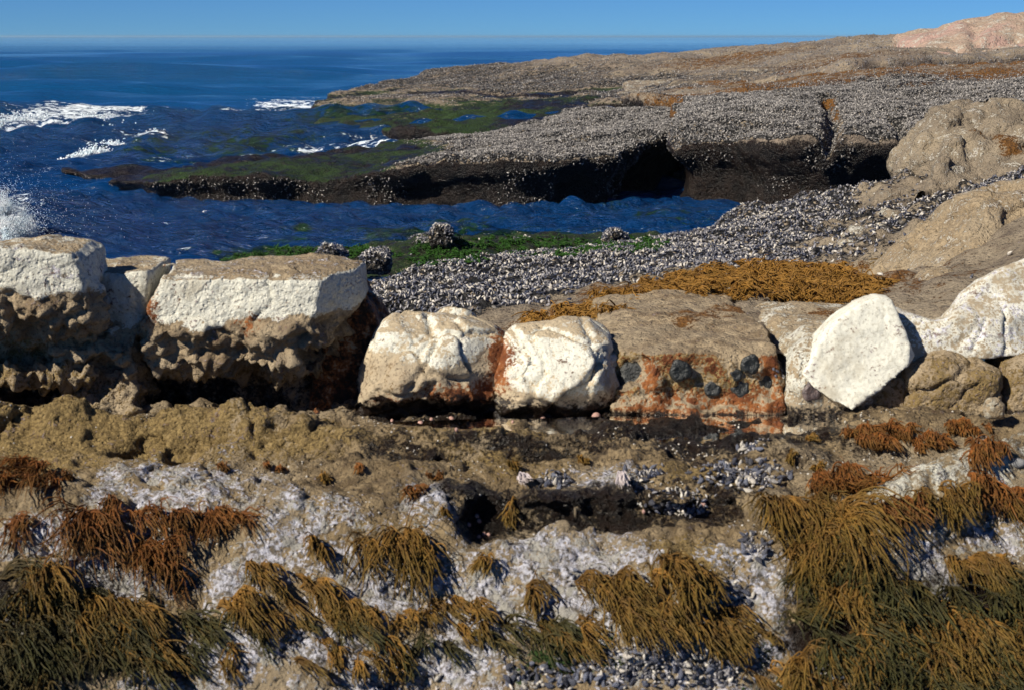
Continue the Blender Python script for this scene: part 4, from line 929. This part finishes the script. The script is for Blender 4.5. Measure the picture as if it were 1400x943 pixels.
weed('seaweed_mat', 'thick dark olive seaweed mat covering the lower right slope', 'seaweed', [(1110, 770, 25, 30), (1100, 830, 20, 30), (1180, 795, 40, 24), (1345, 800, 50, 20), (1380, 850, 60, 36), (1180, 870, 70, 30), (1330, 900, 90, 40), (1220, 910, 80, 30)], 560, .30, .12, M_OLIVE, 915, kind='stuff', lift=.07, wild=.75)
weed('seaweed_mat', 'brown strands of rockweed combed over the lower right mat', 'seaweed', [(1150, 810, 40, 30), (1220, 880, 80, 30), (1350, 890, 90, 40), (1130, 900, 50, 30)], 560, .28, .15, M_BROWN, 920, kind='stuff', lift=.08, wild=.7)
for i, (px, py, dx, lab) in enumerate([(712, 655, .12, 'bleached white surfgrass tassel drooping over the lip, left one'), (848, 662, .05, 'bleached pale surfgrass tassel drooping over the lip, right one')]):
    weed('surfgrass_tassel', lab, 'surfgrass', [(px, py, 7, 4)], 22, .16, dx, M_PALEWEED, 960 + i * 5, lift=.06, rad=.003, wild=.12)

# brown mat on the middle reef
MT = bvh(RM[0], RM[1])
def midheight():
    V = RM[0]; d = .034; nx = len(np.arange(-4.5, 11.0, d)); ny = len(np.arange(7.25, 24.5, d)); Hm = V[:, 2].reshape(nx, ny)
    def f(px_, py_):
        u = np.clip((px_ + 4.5) / d, 0, nx - 2); v = np.clip((py_ - 7.25) / d, 0, ny - 2)
        return Hm[u.astype(int), v.astype(int)]
    return f
MH = midheight()
weed('seaweed_mat', 'golden brown weed mat carpeting the reef behind the orange block', 'seaweed', [(1010, 388, 110, 22), (1120, 392, 80, 25), (880, 408, 70, 14), (790, 432, 70, 14), (930, 392, 60, 16), (1170, 400, 30, 14), (1060, 370, 90, 8), (740, 442, 40, 5)], 3800, .20, .15, M_GOLD, 930, kind='stuff', lift=.05, wild=.8, height=MH, tree=MT, rad=.006, k=9, up=.5)
weed('green_algae', 'bright green algae on the low rock lip left by the channel', 'algae', [(400, 348, 90, 9), (330, 356, 60, 5), (480, 345, 50, 8)], 1500, .16, .1, M_GREEN, 940, kind='stuff', lift=.03, wild=.9, height=MH, tree=MT, rad=.009, k=6, up=.5)
weed('green_algae', 'dark green algae carpet on the shelf between channel and mussel bed', 'algae', [(700, 338, 130, 14), (850, 335, 70, 10), (600, 350, 60, 12)], 2200, .16, .1, M_GREEN, 945, kind='stuff', lift=.03, wild=.9, height=MH, tree=MT, rad=.008, k=6, up=.5)
for i, (px, py, rx, ry, n, lab) in enumerate([(1255, 355, 24, 8, 90, 'small brown weed tuft on rocks right of the weed mat'), (1205, 365, 22, 8, 90, 'brown weed tuft joining the right end of the weed mat'), (1290, 346, 16, 6, 40, 'little golden weed tuft under the right slope')]):
    weed('rockweed_tuft', lab, 'seaweed', [(px, py, rx * .6, ry * .6)], n, .16, .1, M_BROWN, 980 + i * 4, lift=.04, wild=.7, height=MH, tree=MT, rad=.006, k=8, up=.5, group='weed tufts on the middle reef')

# ------------------------------------------------------------------ anemones and pebbles
def anemone(px, py, rpx, tree, mat, label, seed):
    p, n = hit(tree, px, py)
    if p is None: return
    r = rpx * p[1] / F; g = np.random.default_rng(seed)
    nr, na = 12, 40
    a = np.arange(na) * 2 * math.pi / na; V = []
    wob = 1 + .07 * np.sin(a * 3 + seed) + .05 * np.sin(a * 5 + 2 * seed)
    for i in range(nr):
        t = i / (nr - 1); rr = r * (math.sin(t * math.pi * .62) / math.sin(math.pi * .62) if t < .8 else 1.0 * (1 - (t - .8) * 2.8)) if False else r * (1 - t ** 2.2) ** .5 * (1 if t < .95 else .8)
        hh = r * .42 * t - (r * .22 * max(0, (t - .7) / .3) ** 2)
        ridge = 1 + .035 * np.sin(a * 20) * (t > .1)
        V.append(np.stack([rr * wob * ridge * np.cos(a), rr * wob * ridge * np.sin(a), np.full(na, hh) + g.normal(0, r * .012, na)], 1))
    V = np.concatenate(V); V = np.concatenate([V, [[0, 0, r * .16]]])
    T_ = [];
    for i in range(nr - 1):
        for j in range(na): T_.append((i * na + j, i * na + (j + 1) % na, (i + 1) * na + (j + 1) % na, (i + 1) * na + j))
    for j in range(na): T_.append(((nr - 1) * na + j, (nr - 1) * na + (j + 1) % na, nr * na, nr * na))
    me = bpy.data.meshes.new('sea_anemone'); me.from_pydata([tuple(v) for v in V], [], [t if t[2] != t[3] else t[:3] for t in T_]); me.materials.append(mat)
    me.polygons.foreach_set('use_smooth', np.full(len(me.polygons), True))
    o = link('sea_anemone', me, label=label, cat='sea anemone', group='closed sea anemones on the ledge rock', loc=p - n * r * .08)
    dv = [(0, 0, r * .02)] + [(r * .3 * math.cos(q), r * .26 * math.sin(q), 0) for q in a[::2]]
    dm = bpy.data.meshes.new('oral_disc'); dm.from_pydata([(v[0], v[1], v[2] + r * .19) for v in dv], [], [(0, 1 + q, 1 + (q + 1) % 20) for q in range(20)]); dm.materials.append(M_GREYP if mat is M_ANEM2 else mat)
    link('oral_disc', dm, parent=o)
    nn = Vector((0, -1, .12)) * .6 + Vector(n) * .4
    o.rotation_euler = nn.to_track_quat('Z', 'Y').to_euler()
ledge = {k: bvh(*BL[k]) for k in ('sandstone_block16', 'sandstone_boulder18')}
A_ = [(868, 514, 25, 'large black anemone in a hollow at the left end of the orange face'), (930, 507, 16, 'round black anemone alone near the middle of the orange face'), (974, 531, 12, 'small black anemone low on the orange face, left of the trio'),
      (1026, 498, 14, 'topmost black anemone of the cluster on the orange face'), (1013, 529, 14, 'lowest black anemone of the cluster on the orange face'), (1007, 512, 9, 'smallest black anemone between two larger ones in the cluster'), (1046, 522, 14, 'rightmost black anemone of the cluster on the orange face')]
for i, (px, py, r, lab) in enumerate(A_): anemone(px, py, r, ledge['sandstone_block16'], M_ANEM, lab, i + 1)
anemone(1110, 535, 14, ledge['sandstone_boulder18'], M_ANEM2, 'grey-brown anemone on the cream rock beside the leaning slab', 9)

def pebble_mesh(name, mat, seed):
    g = np.random.default_rng(seed); n1, n2 = 9, 14; V = []
    for i in range(n1):
        t = math.pi * i / (n1 - 1)
        for j in range(n2):
            a = 2 * math.pi * j / n2; V.append((math.sin(t) * math.cos(a), math.sin(t) * math.sin(a) * .85, math.cos(t) * .75))
    V = np.array(V); V = V * (1 + .12 * fbm(V + seed, .8, 2, seed))[:, None]
    Q = np.array([(i * n2 + j, i * n2 + (j + 1) % n2, (i + 1) * n2 + (j + 1) % n2, (i + 1) * n2 + j) for i in range(n1 - 1) for j in range(n2)])
    return make_mesh(name, V, Q[:, ::-1], mat)
PM = pebble_mesh('pebble', M_PINKP, 3)
for i, (px, py, s) in enumerate([(575, 579, 5), (590, 574, 4), (606, 583, 4), (617, 573, 5), (624, 588, 4), (683, 566, 7), (697, 571, 4), (701, 577, 3), (742, 573, 6), (758, 576, 5), (775, 577, 5), (798, 579, 3), (815, 572, 10), (651, 578, 3), (663, 580, 4), (536, 576, 4), (555, 580, 3), (962, 690, 6), (880, 700, 4)]):
    p, n = hit(GT, px, py)
    if p is None: continue
    o = link('pebble', PM, label='pink rounded pebble lying in the dark wet seam at the foot of the ledge' if i < 17 else ('larger pink pebble in the dark hollow beside mussels' if i == 17 else 'small pink pebble in the dark hollow'), cat='pebble', group='pink pebbles in the wet seams', loc=p + np.array([0, 0, s * .0010]))
    sz = .85 * s * p[1] / F; o.scale = (sz, sz, sz); o.rotation_euler = (i, i * 2, i * 3)
for i, (px, py) in enumerate([(652, 705), (655, 712), (662, 730), (655, 734), (668, 731), (641, 717)]):
    p, n = hit(GT, px, py)
    if p is not None:
        o = link('sea_snail', PM, label='tiny pale snail stuck on the wall of the rounded dark hollow', cat='sea snail', group='pale snails in the dark hollow', loc=p); o.scale = (.010, .010, .013)
p, n = hit(GT, 1392, 636)
if p is not None:
    o = link('pebble', pebble_mesh('pebble', M_GREYP, 8), label='dark grey oval pebble on the pale rock at right edge', cat='pebble', loc=p + np.array([0, 0, .01])); o.scale = (.035, .03, .03)

# ------------------------------------------------------------------ mussels
def mussel_shape(nl, ns):
    V = []
    for i in range(nl):
        t = i / (nl - 1); w_ = (math.sin(math.pi * t ** .75)) ** .8 * .26 + .004
        for j in range(ns):
            a = 2 * math.pi * j / ns
            V.append((t - .5, w_ * math.cos(a) + .10 * math.sin(math.pi * t), w_ * .72 * math.sin(a)))
    Q = [(i * ns + j, i * ns + (j + 1) % ns, (i + 1) * ns + (j + 1) % ns, (i + 1) * ns + j) for i in range(nl - 1) for j in range(ns)]
    return np.array(V), np.array(Q)[:, ::-1]
MV, MQ = mussel_shape(9, 10)
MME = make_mesh('mussel', MV, MQ, M_SHELL)
mg = 'blue-black mussels packed on the near rock'
cnt = 0
MP = [(870, 915, 140, 26, 78), (740, 925, 60, 18, 16), (520, 925, 80, 16, 24), (215, 928, 40, 12, 9), (1015, 650, 75, 22, 62), (1032, 748, 22, 22, 17), (1000, 818, 28, 18, 17), (760, 658, 32, 10, 14), (930, 690, 50, 12, 14), (1030, 612, 24, 5, 9),
      (810, 790, 50, 16, 9), (1140, 915, 60, 24, 14), (545, 800, 30, 12, 7), (880, 648, 30, 10, 8), (985, 905, 60, 26, 22), (400, 870, 30, 10, 4)]
g = np.random.default_rng(77)
occupied = []
for (px, py, rx, ry, m) in MP:
    for q in range(m):
        for tr in range(12):
            a, r = g.uniform(0, 6.28), math.sqrt(g.uniform(0, 1)); p, n = hit(GT, px + rx * r * math.cos(a), py + ry * r * math.sin(a))
            if p is not None and all(np.linalg.norm(p - o_) > .020 for o_ in occupied): break
        if p is None or cnt >= 300: continue
        occupied.append(p); cnt += 1
        s = g.uniform(.030, .052)
        o = link('mussel', MME, label='blue-black mussel packed among others on the near rock shelf', cat='mussel', group=mg, loc=p + n * s * .22)
        d = Vector(n) * g.uniform(.3, 1.0) + Vector(g.normal(0, .6, 3)); o.rotation_euler = d.to_track_quat('X', 'Z').to_euler(); o.rotation_euler.rotate_axis('X', g.uniform(0, 6.28))
        o.scale = (s, s * g.uniform(.85, 1.15), s)
for q in range(12):
    p, n = hit(bvh(*BL['sandstone_block16']) if q == 0 else ledge['sandstone_block16'], 1066 + g.uniform(-8, 8), 500 + g.uniform(-16, 16))
    if p is not None:
        o = link('mussel', MME, label='small pale mussel in the tight cluster in the crack right of the orange face', cat='mussel', group='pale mussels in the ledge crack', loc=p); o.rotation_euler = tuple(g.uniform(0, 6, 3)); o.scale = (.03, .03, .03)

def scatter(VQN, wt, count, s0, s1, shape, seed, lift=.25, tilt=.8):
    """points on faces, weighted by area and zone, each a small shell"""
    V, Q, N, _ = VQN; g = np.random.default_rng(seed)
    tri = np.concatenate([Q[:, :3], Q[:, [0, 2, 3]]]); A_ = np.linalg.norm(np.cross(V[tri[:, 1]] - V[tri[:, 0]], V[tri[:, 2]] - V[tri[:, 0]]), axis=1) / 2
    c = V[tri].mean(1)
    vis = (np.abs(c[:, 0]) < c[:, 1] * .40 + .3)
    A_ = A_ * np.clip(wt[tri].mean(1), 0, 1) ** 2 * vis; A_ /= A_.sum()
    t = g.choice(len(tri), count, p=A_); u, v = g.uniform(0, 1, count), g.uniform(0, 1, count); f = u + v > 1; u[f], v[f] = 1 - u[f], 1 - v[f]
    T = tri[t]; P = V[T[:, 0]] + u[:, None] * (V[T[:, 1]] - V[T[:, 0]]) + v[:, None] * (V[T[:, 2]] - V[T[:, 0]])
    n = N[T[:, 0]]; s = g.uniform(s0, s1, count)
    x_ = n * g.uniform(.1, 1, count)[:, None] + g.normal(0, tilt, (count, 3)); x_ /= np.linalg.norm(x_, axis=1)[:, None]
    y_ = np.cross(x_, g.normal(0, 1, (count, 3))); y_ /= np.linalg.norm(y_, axis=1)[:, None]; z_ = np.cross(x_, y_)
    SV, SQ = shape; P = P + n * (s * lift)[:, None]
    VV = P[:, None] + s[:, None, None] * (SV[None, :, 0:1] * x_[:, None] + SV[None, :, 1:2] * y_[:, None] + SV[None, :, 2:3] * z_[:, None])
    QQ = (SQ[None] + (np.arange(count) * len(SV))[:, None, None]).reshape(-1, SQ.shape[1])
    return VV.reshape(-1, 3), QQ, np.repeat(g.uniform(0, 1, count), len(SV))
LOW = mussel_shape(5, 6); TINY = mussel_shape(4, 4)
parts = []
ga = {'m': 0}
groundz = np.zeros(len(GV))
def gblob(lst):
    out = []
    for (px, py, rx, ry, s) in lst:
        p, _ = hit(GT, px, py)
        if p is None: continue
        q1, _ = hit(GT, px, py - ry); q2, _ = hit(GT, px, py + ry)
        out.append((p, (rx * p[1] / F, max(abs(q1[1] - q2[1]) / 2, ry * p[1] / F * 1.2), .3), s))
    return zb(GV, out)
gw = np.clip(gblob([(a, b, c * .8, d * .8, 1) for (a, b, c, d, e) in MP]) - .35, 0, 1)
parts.append(scatter((GV, GQ, GN, None), gw, 1500, .014, .034, LOW, 1))
parts.append(scatter(RM, np.clip(RM[3]['mussel'], 0, 1), 34000, .03, .058, LOW, 2))
parts.append(scatter(RM, .02 + .5 * sstep(.15, .35, RM[0][:, 2]) * sstep(.7, .4, RM[0][:, 2]) * (np.abs(vnoise(RM[0], .7, 4)) > .45), 2600, .03, .06, LOW, 7))
parts.append(scatter(RL, np.clip(RL[3]['mussel'] + .45 * (RL[0][:, 2] > .02) * (RL[2][:, 2] < .45) * (vnoise(RL[0], .9, 8) > -.05), 0, 1), 42000, .035, .065, TINY, 3))  # extra shells on steep dark fronts imitate sun glints
parts.append(scatter(RR, np.clip(RR[3]['mussel'] + .45 * (RR[2][:, 2] < .45) * (vnoise(RR[0], .9, 8) > -.05), 0, 1), 75000, .035, .065, TINY, 4))  # front-face shells here also stand in for sun glints
parts.append(scatter(RB, np.clip(RB[3]['mussel'], 0, 1), 20000, .05, .085, TINY, 5))
for i, l_ in enumerate(LUMPS): parts.append(scatter(l_, sstep(-.3, .6, l_[2][:, 2]), 420, .03, .06, LOW, 20 + i))
off = 0; VV = []; QQ = []; RN = []
for a, b, c in parts: VV.append(a); QQ.append(b + off); RN.append(c); off += len(a)
link('mussel_bed', make_mesh('mussel_bed', np.concatenate(VV), np.concatenate(QQ), M_SHELLS, {'rnd': np.concatenate(RN), 'farbed': sstep(22, 25, np.concatenate(VV)[:, 1])}), label='dense grey-blue mussel bed covering the reefs', cat='mussel bed', kind='stuff')
# barnacles and limpets on the near rock
def cone_shape():
    V = []; Q = []
    for (r, z_) in ((1, 0), (.75, .45), (.35, .6), (.2, .3)):
        for j in range(7): a = 2 * math.pi * j / 7; V.append((z_, r * math.cos(a), r * math.sin(a)))
    for i in range(3):
        for j in range(7): Q.append((i * 7 + j, i * 7 + (j + 1) % 7, (i + 1) * 7 + (j + 1) % 7, (i + 1) * 7 + j))
    return np.array(V), np.array(Q)
bw = np.clip(.1 + 1.1 * vnoise(GV, .25, 91), .02, 1)
a, b, c = scatter((GV, GQ, GN, None), bw, 2600, .002, .0065, cone_shape(), 9, lift=0, tilt=.12)
link('barnacles', make_mesh('barnacles', a, b, M_BARN, {'rnd': c}), label='scattered white barnacles crusting the near rock', cat='barnacles', kind='stuff')

# ------------------------------------------------------------------ breaking waves and spray
def foam_mass(name, label, pts, rad, seed, hgt, vox):
    P3 = np.array(pts); lo = P3.min(0) - rad * 2 - .3; hi = P3.max(0) + rad * 2 + .3; lo[2] = -.25; hi[2] = hgt + .6
    x, y, z = [np.arange(lo[i], hi[i], vox) for i in range(3)]
    X, Y, Z = x[:, None, None], y[None, :, None], z[None, None]
    Fv = np.full((len(x), len(y), len(z)), 9., np.float32)
    for a, b in zip(P3[:-1], P3[1:]):
        e = b - a; t = np.clip(((X - a[0]) * e[0] + (Y - a[1]) * e[1]) / (e[0] ** 2 + e[1] ** 2), 0, 1)
        d = np.sqrt((X - a[0] - t * e[0]) ** 2 + ((Y - a[1] - t * e[1]) * .8) ** 2 + ((Z - (a[2] + t * e[2])) * 1.3) ** 2) - rad
        Fv = np.minimum(Fv, d)
    for i, (s, am) in enumerate(((1.2, .25), (.5, .24), (.22, .2), (.12, .12))):
        if s > vox * 1.5: Fv += am * np.abs(gnoise(x, y, z, s, seed + i)) * 1.2 - am * .45
    V, Q = surface_nets(Fv, (x[0], y[0], z[0]), vox)
    link(name, make_mesh(name, V, Q, M_FOAM), label=label, cat='breaking wave', kind='stuff')
def seaP(*q): return [at_z(a, b, .0) + np.array([0, 0, c]) for a, b, c in q]
OCT = (np.array([(1, 0, 0), (-1, 0, 0), (0, 1, 0), (0, -1, 0), (0, 0, 1), (0, 0, -1)], float), np.array([(0, 2, 4), (2, 1, 4), (1, 3, 4), (3, 0, 4), (2, 0, 5), (1, 2, 5), (3, 1, 5), (0, 3, 5)]))
def whitewater(name, label, path, n, spread, size, seed, zs=.5):
    """a breaking crest as a mass of froth beads thrown along a line; each bead is small, the crest is uneven"""
    g = np.random.default_rng(seed); P = np.array(path); t = g.uniform(0, len(P) - 1, n); i = np.minimum(t.astype(int), len(P) - 2); f = (t - i)[:, None]
    c = P[i] * (1 - f) + P[i + 1] * f
    puff = .35 + .9 * np.abs(vnoise(c, .45, seed)) + .5 * np.abs(vnoise(c, 1.4, seed + 1))
    r = g.normal(0, 1, (n, 3)) * np.array([spread, spread * 1.3, spread * zs]) * puff[:, None]
    r[:, 2] = np.abs(r[:, 2]); c = c + r
    keep = vnoise(c, .22, seed + 2) + .5 * vnoise(c, .09, seed + 3) > -.12; c = c[keep]; m = len(c)
    s_ = g.uniform(size * .35, size, m) * (1 - .5 * np.clip(r[keep][:, 2] / (spread * 2), 0, 1))
    V = c[:, None] + OCT[0][None] * s_[:, None, None]; Q = (OCT[1][None] + (np.arange(m) * 6)[:, None, None]).reshape(-1, 3)
    link(name, make_mesh(name, V.reshape(-1, 3), Q, M_FOAM), label=label, cat='breaking wave', kind='stuff')
whitewater('wave_foam', 'white foam crest of the small wave breaking above the reef tongue tip', seaP((85, 221, -.05), (120, 216, 0), (150, 208, .05), (185, 197, .05), (222, 187, 0)), 15000, .20, .045, 31)
whitewater('wave_foam', 'long white foam crest of the wave breaking behind at left', seaP((-60, 184, 0), (30, 176, .1), (80, 170, .15), (115, 172, .15), (170, 184, .05)), 16000, .30, .055, 41)
whitewater('wave_foam', 'low white foam line at the back reef tip', seaP((335, 162, -.1), (380, 158, -.05), (430, 156, -.05), (478, 152, -.05)), 7000, .20, .05, 51, .3)
whitewater('wave_spray', 'white spray column bursting up at the left edge', [np.array([-8.7, 22.0, .1]), np.array([-8.1, 21.8, .35]), np.array([-7.75, 21.6, .4]), np.array([-7.45, 21.4, .05])], 80000, .22, .015, 61, 1.7)
whitewater('spray_droplets', 'fine white droplets around the spray at left edge', [np.array([-8.6, 22, .2]), np.array([-7.6, 21.6, .3]), np.array([-7.2, 21.3, .0])], 4000, .42, .008, 71, 1.1)

# ------------------------------------------------------------------ sea air
def haze():
    V = [(-22000, -30, -4), (22000, -30, -4), (22000, 27500, -4), (-22000, 27500, -4), (-22000, -30, 6), (22000, -30, 6), (22000, 27500, 6), (-22000, 27500, 6)]
    Q = [(0, 3, 2, 1), (4, 5, 6, 7), (0, 1, 5, 4), (1, 2, 6, 5), (2, 3, 7, 6), (3, 0, 4, 7)]
    m = bpy.data.materials.new('haze'); m.use_nodes = True; t = m.node_tree; t.nodes.clear()
    o = t.nodes.new('ShaderNodeOutputMaterial'); v = t.nodes.new('ShaderNodeVolumePrincipled'); v.inputs['Density'].default_value = .00010; v.inputs['Color'].default_value = (.50, .78, 1, 1); v.inputs['Anisotropy'].default_value = .2
    t.links.new(v.outputs[0], o.inputs['Volume'])
    me = bpy.data.meshes.new('haze'); me.from_pydata(V, [], Q); me.materials.append(m); link('haze', me, kind='stuff', label='thin sea haze softening the horizon', cat='haze')
haze()
